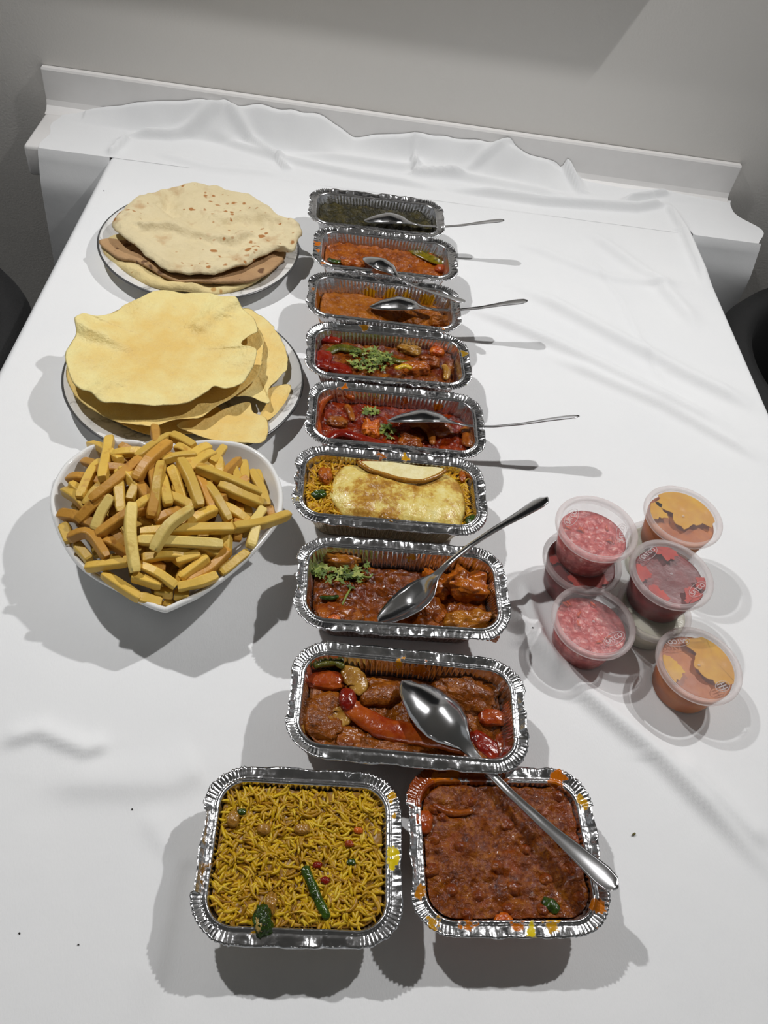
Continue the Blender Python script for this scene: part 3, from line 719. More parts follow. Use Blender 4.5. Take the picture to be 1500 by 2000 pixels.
# c7
schunk('c7', 'potato_piece', 660, 1088, (.050, .022, .020), 71, m_pot, 'pale orange vegetable slice in the back left corner of the brown curry', 'vegetable', rz=-0.1, sink=0.3)
schunk('c7', 'chicken_chunk', 852, 1140, (.022, .032, .020), 72, m_chk, 'golden chunk right of the spoon in the brown curry', 'meat', rz=0.4, sink=0.42)
schunk('c7', 'chicken_chunk', 908, 1142, (.044, .034, .026), 73, m_chk, 'large orange-brown chunk at the back right of the brown curry', 'meat', rz=-0.3, sink=0.3)
schunk('c7', 'chicken_chunk', 912, 1214, (.046, .020, .022), 74, m_pot, 'golden brown wedge at the front right of the brown curry', 'meat', rz=0.15, sink=0.3)
schunk('c7', 'chicken_chunk', 846, 1196, (.026, .036, .012), 75, m_chd, 'dark sauced chunk in the middle of the brown curry', 'meat', rz=0.3)
schunk('c7', 'chicken_chunk', 652, 1200, (.034, .024, .016), 76, m_chd, 'dark sauced chunk at the front left of the brown curry', 'meat')
schunk('c7', 'tomato_piece', 652, 1212, (.012, .010, .010), 77, m_car, 'small bright orange piece at the front left of the brown curry', 'tomato', sink=-0.2)
schunk('c7', 'chicken_chunk', 958, 1238, (.016, .014, .012), 78, m_chk, 'small crumbly chunk in the front right corner of the brown curry', 'meat')
sstrip('c7', 'onion_slice', [(672, 1190), (690, 1200), (700, 1212)], 0.016, 0.007, m_onb, 'onion slice at the front of the brown curry', 'onion', lift=0.003, seed=79)
sstrip('c7', 'green_chilli_slice', [(624, 1166), (645, 1168), (662, 1164)], 0.005, 0.004, m_chil, 'green chilli slice below the herbs in the brown curry', 'pepper', lift=0.003)
flakes('coriander_leaves', scatter('c7', 650, 1122, 42, 26, 46, 8, 0.004) + scatter('c7', 690, 1122, 34, 26, 30, 9, 0.004), m_cor, 'chopped coriander leaves on the left of the brown curry', 'herbs', 0.0058, 8)
for i, q in enumerate([[(668, 1182), (676, 1165), (684, 1150)], [(700, 1122), (720, 1128), (728, 1120)]]):
    sstrip('c7', 'coriander_stem', q, 0.0022, 0.0022, m_cor, ['pale coriander stem below the herbs of the brown curry', 'pale coriander stem right of the herbs of the brown curry'][i], 'herbs', lift=0.004)
# c8
sstrip('c8', 'red_pepper_strip', [(678, 1355), (684, 1378), (705, 1398), (745, 1420), (800, 1432), (860, 1442), (915, 1462)], 0.019, 0.010, m_redb, 'long curved red pepper strip across the nearest long tray', 'pepper', lift=0.006, seed=81, taper=0.75)
schunk('c8', 'red_pepper_tip', 679, 1366, (.015, .022, .011), 82, m_red, 'bright red pepper tip at the head of the long strip', 'pepper', sink=-0.25, box=0.1)
schunk('c8', 'red_pepper_piece', 632, 1328, (.036, .018, .009), 83, m_redb, 'orange-red pepper piece in the back left corner of the nearest long tray', 'pepper', rz=-0.05, box=0.6)
sstrip('c8', 'green_pepper_strip', [(612, 1302), (635, 1296), (655, 1294), (672, 1304)], 0.007, 0.006, m_grn, 'thin green pepper strip at the back left of the nearest long tray', 'pepper', lift=0.010, seed=84)
sstrip('c8', 'onion_piece', [(672, 1300), (690, 1320), (698, 1340), (690, 1352)], 0.018, 0.004, m_oni, 'curved translucent onion piece at the back left of the nearest long tray', 'onion', lift=0.007, seed=85)
sstrip('c8', 'onion_piece', [(634, 1412), (660, 1402), (666, 1388), (655, 1374)], 0.020, 0.004, m_oni, 'pale onion piece with folded edge at the left of the nearest long tray', 'onion', lift=0.005, seed=86)
sstrip('c8', 'onion_slice', [(588, 1400), (588, 1430), (592, 1455), (604, 1468)], 0.006, 0.006, m_oni, 'thin pale onion slice against the left wall of the nearest long tray', 'onion', lift=0.004, seed=87)
sstrip('c8', 'chicken_strip', [(700, 1362), (740, 1356), (785, 1346)], 0.022, 0.012, m_c8, 'brown sauced strip between the pepper and the spoon bowl', 'meat', lift=0.001, seed=88)
schunk('c8', 'chicken_chunk', 905, 1345, (.058, .040, .020), 89, m_c8, 'large sauced chunk behind the spoon neck in the nearest long tray', 'meat', rz=-0.4, sink=0.6)
schunk('c8', 'chicken_chunk', 622, 1398, (.040, .036, .014), 90, m_c8, 'square sauced chunk at the left of the nearest long tray', 'meat', box=0.7, sink=0.6)
schunk('c8', 'chicken_chunk', 760, 1462, (.060, .022, .014), 91, m_c8, 'flat sauced chunk at the front of the nearest long tray', 'meat', sink=0.6)
schunk('c8', 'red_pepper_piece', 962, 1402, (.024, .015, .010), 92, m_redb, 'red pepper piece behind the spoon handle in the nearest long tray', 'pepper', box=0.6)
schunk('c8', 'red_pepper_piece', 945, 1455, (.034, .017, .009), 93, m_red, 'red pepper piece before the spoon handle in the nearest long tray', 'pepper', box=0.6, rz=-0.6)
schunk('c8', 'red_pepper_piece', 992, 1460, (.020, .034, .008), 94, m_redb, 'dark red pepper piece in the front right corner of the nearest long tray', 'pepper', box=0.5)
schunk('c8', 'onion_piece', 682, 1440, (.026, .018, .010), 95, m_onb, 'soft onion piece below the long pepper strip', 'onion')
# d2
rnd = random.Random(4)
spots = [(870, 1600), (925, 1570), (985, 1610), (1045, 1600), (905, 1660), (965, 1690), (1030, 1665), (1090, 1640), (850, 1700), (880, 1745), (940, 1745), (1000, 1740), (1065, 1715), (1110, 1700), (1130, 1760), (985, 1785), (910, 1790), (1060, 1780), (850, 1640), (1000, 1560), (1085, 1560), (840, 1590)]
m_pea = food_mat('sauced_chickpea', (112, 46, 5), (148, 78, 14), 0.14, 140)
for i, (x, y) in enumerate(spots):
    s_ = 0.0095 + rnd.random() * 0.003
    schunk('d2', 'chickpea', x + rnd.uniform(-8, 8), y + rnd.uniform(-8, 8), (s_, s_ * .92, s_), 300 + i, m_pea, 'round chickpea coated in red-brown sauce in the squarish front tray', 'chickpea', group='chickpeas in the front curry', sink=0.74, box=0.0, rough=0.10)
schunk('d2', 'carrot_piece', 982, 1800, (.014, .011, .010), 340, m_car, 'orange carrot cube at the front of the chickpea curry', 'vegetable', box=0.6, sink=0.55)
schunk('d2', 'carrot_piece', 826, 1605, (.014, .018, .010), 341, m_redb, 'orange-red piece near the left wall of the chickpea curry', 'vegetable', box=0.5, sink=0.55)
sstrip('d2', 'green_chilli_piece', [(1058, 1760), (1075, 1768), (1092, 1780)], 0.010, 0.006, m_chil, 'dark green chilli piece at the front right of the chickpea curry', 'pepper', lift=0.001)
sstrip('d2', 'onion_strand', [(845, 1572), (880, 1588), (925, 1584)], 0.006, 0.005, m_chd, 'sauce-brown onion strand at the back left of the chickpea curry', 'onion', lift=0.001)
# ------------------------------------------------------------------ rice
m_r1 = rice_mat('rice_grain_one', [(126, 84, 8), (196, 156, 14), (214, 180, 24), (150, 104, 8), (218, 188, 44), (180, 132, 10)])
m_r6 = rice_mat('rice_grain_six', [(146, 98, 8), (200, 150, 14), (218, 176, 26), (180, 120, 8), (220, 186, 48)])
rice('d1', FILL['d1'], 1350, 1, m_r1, 'yellow_rice', 'loose grains of yellow pilau rice in the squarish front tray', 0.0595, 0.047)
rice('c6', FILL['c6'], 1350, 2, m_r6, 'yellow_rice', 'loose grains of orange-yellow rice around the omelette', 0.083, 0.0355)
sstrip('d1', 'green_chilli', [(594, 1692), (606, 1722), (624, 1762), (640, 1796)], 0.0075, 0.006, m_chil, 'long dark green chilli lying on the yellow rice', 'pepper', lift=0.003, taper=0.8)
sk = schunk('d1', 'okra_slice', 513, 1800, (.013, .019, .012), 61, m_chil, 'cut okra slice at the front of the yellow rice', 'okra', sink=-0.05, rz=0.3)
s_ = surf('d1', 511, 1798); chunk('seed_face', at(510, 1797, s_[2] + 0.0105), (.008, .013, .004), 62, food_mat('okra_flesh', (150, 124, 60), (176, 150, 84)), None, None)
sf = bpy.data.objects['seed_face']; mw = sf.location.copy(); sf.parent = sk; sf.location = mw - sk.location
for i, (x, y, sz) in enumerate([(455, 1600, (.009, .012, .008)), (515, 1620, (.010, .008, .007)), (590, 1620, (.012, .008, .007)), (528, 1765, (.008, .014, .007))]):
    schunk('d1', 'cooked_onion_piece', x, y, sz, 64 + i, m_oni, ['onion piece at the back left of the front rice', 'onion piece near the left middle of the front rice', 'onion piece at the back middle of the front rice', 'onion piece beside the okra slice'][i], 'onion', sink=0.1)
for i, (x, y, c) in enumerate([(620, 1690, m_red), (635, 1720, m_red), (700, 1622, m_car), (686, 1684, m_chil), (472, 1586, m_chil), (682, 1648, m_redb)]):
    schunk('d1', 'vegetable_bit', x, y, (.007, .005, .004), 70 + i, c, ['small red bit right of the chilli tip', 'small red bit beside the green chilli', 'small orange bit at the right of the front rice', 'small green bit at the right of the front rice', 'small green bit at the back left of the front rice', 'small rust bit at the right of the front rice'][i], 'vegetable', sink=-0.2)
schunk('c6', 'green_pepper_bit', 622, 966, (.016, .010, .008), 80, m_chil, 'green pepper bit left of the omelette', 'pepper', sink=0.0, rz=0.3)
schunk('c6', 'green_pepper_bit', 924, 1018, (.016, .014, .008), 81, m_chil, 'green pepper bit at the front right of the omelette tray', 'pepper', sink=0.0)
schunk('c6', 'prawn_piece', 636, 928, (.014, .022, .010), 82, m_chk, 'orange piece in the rice left of the omelette', 'meat', sink=0.1)
schunk('c6', 'carrot_strip', 726, 903, (.036, .007, .006), 83, m_chk, 'rust-brown strip behind the omelette', 'vegetable', sink=0.0)
schunk('c6', 'chicken_shred', 762, 1013, (.022, .010, .009), 84, m_oni, 'pale chicken shred before the omelette', 'meat', sink=-0.1, rz=-0.3)
schunk('c6', 'carrot_strip', 903, 930, (.007, .018, .007), 85, m_chk, 'rust-brown strip right of the omelette', 'vegetable', sink=0.0)

# ------------------------------------------------------------------ flat breads, omelette
def slab(name, outline, zf, th, mat, label=None, cat=None, group=None, parent=None, n_ring=34, sub=8, rag=0.0, seed=0, edge=0.10):
    O = smooth_path(np.array(outline)[:, :2], sub, True); n = len(O)
    c = O.mean(0)
    if rag:
        k = 1 + rag * vn(np.arange(n) * 0.35, np.zeros(n), seed); O = c + (O - c) * k[:, None]
    rho = np.linspace(0.0, 1, n_ring) ** 0.85
    X = c[0] + rho[None, :] * (O[:, 0:1] - c[0]); Y = c[1] + rho[None, :] * (O[:, 1:2] - c[1])
    R_ = np.broadcast_to(rho[None, :], X.shape)
    Z = zf(X, Y, R_); tk = th * np.sqrt(np.clip((1 - R_) / edge, 0, 1)); mid = th * 0.5
    top = np.stack([X, Y, Z - mid + tk * 0.5], -1); bot = np.stack([X, Y, Z - mid - tk * 0.5], -1)
    V = np.concatenate([top.reshape(-1, 3), bot.reshape(-1, 3)])
    F = np.concatenate([gridf(n, n_ring, True), gridf(n, n_ring, True, base=n * n_ring, flip=True)])
    # weld the two skins along the outer edge
    idx = np.arange(len(V)); last = np.arange(n) * n_ring + n_ring - 1; idx[last + n * n_ring] = last
    F = idx[F]
    sa = ((O[:, 0] * np.roll(O[:, 1], -1)) - (np.roll(O[:, 0], -1) * O[:, 1])).sum()
    if sa > 0: F = F[:, ::-1]
    return free(name, V, F, mat, label, cat, group, None, parent)
def zoom(pts, ox, oy, s, z): return [at(ox + x / s, oy + y / s, z) for x, y in pts]
def omelette_mat():
    g = N('omelette_skin'); f = g.noise(38, detail=5, rough=0.65); f2 = g.noise(260, detail=3)
    h = g.math('ADD', g.math('MULTIPLY', f, 0.8), g.math('MULTIPLY', f2, 0.2))
    g.set(Base_Color=g.ramp(h, [(0.36, srgb(146, 96, 28)), (0.46, srgb(186, 138, 54)), (0.54, srgb(222, 196, 104)), (0.64, srgb(232, 216, 142))]), Roughness=0.3, Coat_Weight=0.3)
    g.set(Normal=g.bump(f2, 0.0016, 0.6)); return g.m
m_om = omelette_mat()
om = thing('omelette', 'folded omelette with brown patches lying on the rice', 'omelette', tuple(tw('c6', 0, 0, 0.036)[:2]) + (T + 0.040,))
o1 = zoom([(370, 210), (430, 160), (520, 165), (600, 228), (760, 276), (900, 296), (1050, 276), (1140, 225), (1190, 235), (1270, 290), (1300, 380), (1315, 470), (1295, 560), (1270, 618), (1150, 612), (950, 590), (800, 572), (650, 548), (480, 530), (410, 510), (350, 430), (312, 370), (330, 290)], 560, 860, 3.75, 0.051)
yc = np.mean([p[1] for p in o1])
slab('folded_body', o1, lambda x, y, r: 0.0520 + 0.004 * fbm(x * 34, y * 34, 71, 4) - 0.003 * r ** 4 + 0.02 * (y - yc), 0.009, m_om, parent=om, edge=0.2)
o2 = zoom([(540, 150), (700, 150), (850, 165), (1000, 188), (1150, 200), (1110, 262), (980, 300), (850, 285), (700, 245), (600, 200)], 560, 860, 3.75, 0.050)
slab('inner_flap', o2, lambda x, y, r: 0.0500 + 0.001 * fbm(x * 60, y * 60, 72, 2), 0.003, food_mat('omelette_inside', (226, 212, 150), (236, 226, 176), 0.45, 160, coat=0.0), parent=om)
lp = smooth_path([at(560 + x / 3.75, 860 + y / 3.75, 0.0545) for x, y in [(525, 160), (600, 214), (700, 248), (850, 288), (980, 298), (1080, 274), (1165, 222)]], 6)
V, F = tube(lp, 0.0024, 10, (1.0, 1.1), 5, 0.3); free('browned_edge', V, F, food_mat('browned_egg', (150, 100, 26), (178, 126, 40)), parent=om)

def naan_mat(name, c0, c1, spot, thr=0.60, amt=0.9, seed=0.0):
    g = N(name)
    big = g.noise(22, detail=4, off=(seed, 0, 0)); mid = g.noise(72, detail=1.5, off=(0, seed, 0)); fine = g.noise(420, detail=3)
    base = g.mix(big, srgb(*c0), srgb(*c1))
    vo = g.n('ShaderNodeTexVoronoi'); vo.inputs['Scale'].default_value = 88.0
    wb = g.n('ShaderNodeVectorMath', operation='ADD'); nz = g.n('ShaderNodeTexNoise'); nz.inputs['Scale'].default_value = 60.0
    sc = g.n('ShaderNodeVectorMath', operation='SCALE'); sc.inputs['Scale'].default_value = 0.012
    oc = g.coord(); g.l(oc, nz.inputs['Vector']); g.l(nz.outputs['Color'], sc.inputs[0]); g.l(oc, wb.inputs[0]); g.l(sc.outputs[0], wb.inputs[1]); g.l(wb.outputs[0], vo.inputs['Vector'])
    rr = g.n('ShaderNodeSeparateColor'); g.l(vo.outputs['Color'], rr.inputs[0])
    clus = g.math('MULTIPLY', g.math('SUBTRACT', big, thr - 0.16), 2.6, True)
    rad = g.math('MULTIPLY', g.math('SUBTRACT', g.math('ADD', rr.outputs[0], clus), 0.52, False), 0.60)
    sp = g.math('MULTIPLY', g.math('SUBTRACT', rad, vo.outputs['Distance']), 7.0, True)
    toast = g.math('MULTIPLY', g.math('SUBTRACT', g.noise(34, detail=3, off=(7, 2, seed)), 0.57), 5.0, True)
    base = g.mix(g.math('MULTIPLY', toast, 0.55), base, srgb(*spot))
    base = g.mix(g.math('MULTIPLY', sp, amt), base, srgb(*spot))
    ge = g.n('ShaderNodeNewGeometry'); sz = g.n('ShaderNodeSeparateXYZ'); g.l(ge.outputs['Normal'], sz.inputs[0])
    g.set(Base_Color=base, Roughness=0.7, Specular_IOR_Level=0.25)
    b = g.bump(g.noise(60, detail=4), 0.006, 0.55); g.set(Normal=g.bump(fine, 0.0009, 0.5, b)); return g.m
m_n1 = naan_mat('naan_top', (214, 196, 152), (230, 216, 178), (170, 108, 48), 0.625)
m_n2 = naan_mat('naan_dark', (150, 112, 80), (204, 168, 122), (104, 72, 50), 0.56, 0.9, 4.0)
m_n3 = naan_mat('naan_pale', (222, 200, 140), (230, 212, 158), (180, 128, 60), 0.64, 0.8, 9.0)
ZN = lambda pts, z: zoom(pts, 180, 340, 3.488, z)
fold = [np.array(p[:2]) for p in ZN([(350, 360), (520, 352), (760, 400), (940, 435), (1050, 400)], 0.048)]
fold2 = [np.array(p[:2]) for p in ZN([(520, 120), (500, 220), (560, 270)], 0.045)]
fold3 = [np.array(p[:2]) for p in ZN([(880, 300), (1020, 270), (1200, 290), (1380, 350)], 0.045)]
def lines(x, y, P, w_):
    s_ = 0
    for a, b in zip(P[:-1], P[1:]):
        d, t, sd = seg_d(x, y, a, b); s_ = np.maximum(s_, np.exp(-(d / (w_ * np.where(sd > 0, 1.4, 0.75))) ** 2))
    return s_
def z_n1(x, y, r):
    z = 0.042 + 0.0090 * fbm(x * 22, y * 22, 81, 4) + 0.004 * np.abs(fbm(x * 60, y * 60, 87, 3)) + 0.009 * lines(x, y, fold, 0.008) - 0.009 * lines(x, y, fold2, 0.010) + 0.007 * lines(x, y, fold3, 0.010)
    return z + 0.008 * sstep(0.6, 0.93, r) * (0.5 + vn(x * 30, y * 30, 83))
o_n1 = ZN([(130, 300), (190, 235), (300, 150), (420, 100), (540, 80), (680, 60), (850, 62), (980, 95), (1080, 120), (1180, 190), (1280, 280), (1390, 330), (1432, 390), (1405, 440), (1370, 505), (1260, 490), (1150, 540), (1030, 600), (880, 640), (800, 660), (620, 655), (480, 620), (380, 550), (300, 480), (200, 420), (150, 370)], 0.045)
o_n2 = ZN([(45, 455), (110, 432), (200, 440), (400, 330), (700, 300), (1000, 330), (1250, 430), (1320, 520), (1290, 600), (1190, 690), (1050, 738), (800, 740), (620, 735), (500, 705), (400, 655), (280, 595), (170, 560), (80, 500)], 0.030)
o_n3 = ZN([(52, 485), (90, 560), (170, 625), (260, 690), (350, 745), (470, 790), (700, 812), (850, 818), (1000, 795), (1110, 760), (1190, 690), (1200, 560), (1000, 400), (600, 330), (300, 380), (100, 440)], 0.020)
slab('naan_bread', o_n3, lambda x, y, r: 0.023 + 0.009 * fbm(x * 30, y * 30, 84, 3) + 0.005 * r ** 3, 0.013, m_n3, 'pale naan bread at the bottom of the stack', 'naan', 'naan breads on the plate')
slab('naan_bread', o_n2, lambda x, y, r: 0.0285 + 0.005 * fbm(x * 24, y * 24, 85, 3) + 0.006 * r ** 4, 0.009, m_n2, 'scorched brown naan bread in the middle of the stack', 'naan', 'naan breads on the plate')
slab('naan_bread', o_n1, z_n1, 0.0095, m_n1, 'large cream naan bread with brown blisters on top of the stack', 'naan', 'naan breads on the plate', n_ring=60, edge=0.08)

def pap_mat(name, c0, c1):
    g = N(name); f2 = g.noise(330, detail=3); ln = g.n('ShaderNodeVectorMath', operation='LENGTH'); g.l(g.coord(), ln.inputs[0])
    f = g.math('ADD', g.math('MULTIPLY', ln.outputs['Value'], 8.0), g.math('MULTIPLY', g.math('SUBTRACT', g.noise(40, detail=4), 0.55), 1.6), True)
    g.set(Base_Color=g.mix(f, srgb(*c0), srgb(*c1)), Roughness=0.5, Specular_IOR_Level=0.3)
    b = g.bump(g.noise(130, detail=3), 0.0045, 0.5); g.set(Normal=g.bump(f2, 0.0012, 0.6, b)); return g.m
m_p = pap_mat('papadum', (232, 198, 118), (240, 226, 160)); m_p2 = pap_mat('papadum_deep', (230, 188, 98), (240, 212, 136))
ZP = lambda pts, z: zoom(pts, 90, 320, 2.830, z)
cr1 = [np.array(p[:2]) for p in ZP([(180, 925), (330, 985), (470, 1025)], 0.05)]
cr2 = [np.array(p[:2]) for p in ZP([(850, 920), (940, 850), (1040, 790)], 0.05)]
cr3 = [np.array(p[:2]) for p in ZP([(260, 1310), (350, 1240), (480, 1170)], 0.05)]
pc = np.array(at(320, 680, 0.05)[:2])
def z_p1(x, y, r):
    a = np.arctan2(y - pc[1], x - pc[0])
    z = 0.050 + 0.0035 * np.sin(a * 7 + 1) * r ** 3 + 0.005 * fbm(x * 30, y * 30, 91, 3) * r + 0.006 * r ** 2
    return z + 0.010 * lines(x, y, cr1, 0.010) * sstep(0.2, 0.8, r) + 0.007 * lines(x, y, cr2, 0.010) + 0.008 * lines(x, y, cr3, 0.011) * sstep(0.3, 0.9, r)
o_p1 = ZP([(105, 1050), (130, 980), (165, 930), (165, 880), (210, 845), (290, 850), (370, 810), (430, 760), (520, 745), (580, 720), (660, 705), (800, 705), (900, 715), (980, 745), (1050, 765), (1100, 810), (1150, 850), (1170, 910), (1155, 932), (1110, 965), (1080, 1000), (1092, 1018), (1140, 1030), (1165, 1050), (1150, 1110), (1120, 1150), (1080, 1200), (1000, 1245), (930, 1240), (890, 1270), (800, 1310), (640, 1335), (500, 1335), (350, 1330), (280, 1305), (220, 1260), (150, 1210), (120, 1140)], 0.055)
o_p2 = ZP([(112, 1150), (150, 1270), (220, 1340), (300, 1390), (400, 1430), (520, 1450), (600, 1460), (700, 1425), (790, 1415), (860, 1408), (940, 1350), (1040, 1290), (1110, 1240), (1180, 1165), (1200, 1050), (1195, 950), (1100, 850), (900, 780), (600, 760), (350, 840), (180, 960)], 0.037)
o_p3 = ZP([(1080, 800), (1190, 850), (1255, 900), (1268, 925), (1310, 990), (1335, 1080), (1330, 1140), (1280, 1190), (1225, 1255), (1232, 1330), (1150, 1300), (1060, 1290), (850, 1250), (700, 1100), (800, 900)], 0.030)
o_p4 = ZP([(722, 1435), (820, 1400), (900, 1395), (1000, 1340), (1120, 1310), (1145, 1365), (1222, 1408), (1205, 1527), (1050, 1532), (900, 1515), (800, 1480)], 0.028)
o_p5 = ZP([(1215, 1250), (1300, 1215), (1355, 1228), (1315, 1320), (1235, 1405), (1180, 1395), (1215, 1320)], 0.026)
o_p6 = ZP([(250, 1350), (440, 1455), (520, 1490), (600, 1508), (760, 1500), (900, 1480), (1000, 1400), (800, 1250), (500, 1200), (300, 1250)], 0.018)
GP = 'papadums on the plate'
slab('papadum', o_p6, lambda x, y, r: 0.018 + 0.0015 * fbm(x * 40, y * 40, 92, 3) + 0.002 * r ** 3, 0.0018, m_p2, 'papadum at the bottom of the pile with only its front edge showing', 'papadum', GP)
slab('papadum', o_p5, lambda x, y, r: 0.021 + 0.002 * fbm(x * 50, y * 50, 93, 3) + 0.004 * r ** 3, 0.0018, m_p, 'small broken papadum shard at the right of the plate', 'papadum', GP)
slab('papadum', o_p4, lambda x, y, r: 0.025 + 0.002 * fbm(x * 40, y * 40, 94, 3) + 0.002 * r ** 3, 0.0018, m_p, 'broken papadum shard hanging over the front of the plate', 'papadum', GP)
slab('papadum', o_p3, lambda x, y, r: 0.027 + 0.003 * fbm(x * 36, y * 36, 95, 3) + 0.005 * r ** 3, 0.0018, m_p, 'ragged broken papadum leaning out on the right of the pile', 'papadum', GP, rag=0.05, seed=7)
slab('papadum', o_p2, lambda x, y, r: 0.0335 + 0.002 * fbm(x * 40, y * 40, 96, 3) + 0.006 * r ** 5, 0.0018, m_p2, 'second papadum under the top one with a curled front edge', 'papadum', GP)
slab('papadum', o_p1, z_p1, 0.0020, m_p, 'large round papadum on top of the pile', 'papadum', GP, n_ring=60, edge=0.02)

# plates
g = N('marbled_china'); nz = g.noise(7, detail=5, dist=1.2); v = g.math('ABSOLUTE', g.math('SUBTRACT', nz, 0.5))
g.set(Base_Color=g.ramp(v, [(0.0, srgb(168, 166, 163)), (0.010, srgb(208, 207, 204)), (0.04, srgb(228, 227, 224)), (1.0, srgb(232, 231, 228))]), Roughness=0.15, Coat_Weight=0.4); m_mar = g.m
m_band = simple('grey_rim_line', (96, 96, 96), 0.25, 0.3)
for (cx, cy, lab) in ((-0.2065, 0.331, 'white marbled dinner plate under the papadums'), (-0.2365, 0.609, 'white marbled dinner plate under the naan breads')):
    p = thing('dinner_plate', lab, 'plate', table_pt(cx, cy, 0.001), 0.3 if cx > -0.22 else 1.9, 'marbled dinner plates')
    V, F = lathe([(0.0002, 0.0030), (0.070, 0.0030), (0.074, 0.0), (0.078, 0.0), (0.081, 0.003), (0.110, 0.0115), (0.132, 0.0170), (0.1358, 0.0186), (0.1368, 0.0200), (0.1358, 0.0212), (0.131, 0.0205), (0.108, 0.0148), (0.086, 0.0085), (0.078, 0.0068), (0.0002, 0.0062)], 128)
    link('dish', new_mesh('dish', V, F, m_mar), p)
    V, F = lathe([(0.1345, 0.02115), (0.1352, 0.02150), (0.1362, 0.02125), (0.1372, 0.0202), (0.1366, 0.0188)], 128)
    link('rim_line', new_mesh('rim_line', V, F, m_band), p)

# ------------------------------------------------------------------ heart bowl and chips
hz = [(48, 540), (52, 470), (75, 400), (130, 310), (200, 250), (270, 205), (400, 172), (500, 168), (580, 180), (650, 215), (720, 205), (800, 185), (900, 172), (1000, 172), (1130, 190), (1240, 245), (1310, 320), (1355, 420), (1366, 520), (1345, 620), (1290, 705), (1180, 830), (1050, 945), (900, 1050), (790, 1103), (725, 1132), (690, 1138), (600, 1108), (450, 1032), (300, 950), (200, 870), (130, 770), (75, 650)]
RIM = 0.061
H = smooth_path([at(80 + x / 2.8846, 800 + y / 2.8846, RIM)[:2] for x, y in hz], 6, True)
if ((H[:, 0] * np.roll(H[:, 1], -1)) - (np.roll(H[:, 0], -1) * H[:, 1])).sum() < 0: H = H[::-1]
hc = np.array([H[:, 0].mean(), (H[:, 1].min() + H[:, 1].max()) / 2 + 0.008])
tn = np.roll(H, -1, 0) - np.roll(H, 1, 0); tn /= np.linalg.norm(tn, axis=1)[:, None]; HN = np.stack([tn[:, 1], -tn[:, 0]], 1)
def hring(sc_, off, z): return np.concatenate([hc + (H - hc) * sc_ + HN * off, np.full((len(H), 1), z)], 1)
rings = [hring(0.02, 0, 0.0012), hring(0.56, 0, 0.0012), hring(0.60, 0, 0.0012), hring(0.64, 0, 0.005), hring(0.78, 0, 0.022), hring(0.90, 0, 0.042), hring(0.975, 0, 0.055), hring(1.0, 0, 0.0595),
         hring(1.0, -0.0008, 0.0618), hring(1.0, -0.0026, 0.0628), hring(1.0, -0.0044, 0.0622), hring(0.995, -0.0054, 0.0598), hring(0.965, -0.0054, 0.054), hring(0.89, -0.0054, 0.041), hring(0.76, -0.005, 0.022), hring(0.62, -0.004, 0.009), hring(0.54, -0.002, 0.0068), hring(0.02, 0, 0.0068)]
V = np.stack(rings, 1).reshape(-1, 3)
free('heart_bowl', V, gridf(len(H), len(rings), True), simple('white_china', (236, 236, 234), 0.14, var=0.01, Coat_Weight=0.5), 'white china heart-shaped bowl heaped with chips', 'bowl')
def heap(x, y):
    r = np.hypot((x - hc[0]) / 0.098, (y - hc[1]) / 0.095)
    return 0.060 + 0.034 * np.clip(1 - r * r, -0.6, 1)
def on_heap(zx, zy, lift):
    z = 0.08
    for _ in range(6):
        p = at(80 + zx / 2.8846, 800 + zy / 2.8846, z); z = float(heap(p[0], p[1])) + lift
    return at(80 + zx / 2.8846, 800 + zy / 2.8846, z)
def inside(p):
    """0 at the bowl's middle, 1 on the rim outline"""
    rel = np.array(p[:2]) - hc; th = np.arctan2(H[:, 1] - hc[1], H[:, 0] - hc[0]); j = np.argmin(np.abs(np.angle(np.exp(1j * (th - math.atan2(rel[1], rel[0]))))))
    return np.linalg.norm(rel) / np.linalg.norm(H[j] - hc)
def fry_mat(name, a, b, tip):
    g = N(name); oi = g.n('ShaderNodeObjectInfo')
    f = g.noise(55, detail=4); c = g.mix(f, srgb(*a), srgb(*b))
    hv = g.n('ShaderNodeHueSaturation'); g.l(c, hv.inputs['Color'])
    g.l(g.math('ADD', g.math('MULTIPLY', oi.outputs['Random'], 0.30), 0.86), hv.inputs['Value'])
    c = hv.outputs[0]
    mk = g.math('MULTIPLY', g.math('SUBTRACT', g.noise(80, detail=3, off=(5, 5, 5)), 0.60), 9.0, True)
    c = g.mix(g.math('MULTIPLY', mk, 0.6), c, srgb(*tip))
    g.set(Base_Color=c, Roughness=0.42, Specular_IOR_Level=0.4); g.set(Normal=g.bump(g.noise(300, detail=3), 0.0006, 0.5)); return g.m
m_f = [fry_mat('chip_golden', (206, 162, 58), (226, 192, 96), (178, 118, 34)), fry_mat('chip_brown', (182, 124, 44), (206, 156, 66), (146, 86, 28)), fry_mat('chip_pale', (216, 186, 96), (232, 208, 128), (196, 156, 66))]
frnd = np.random.RandomState(12)
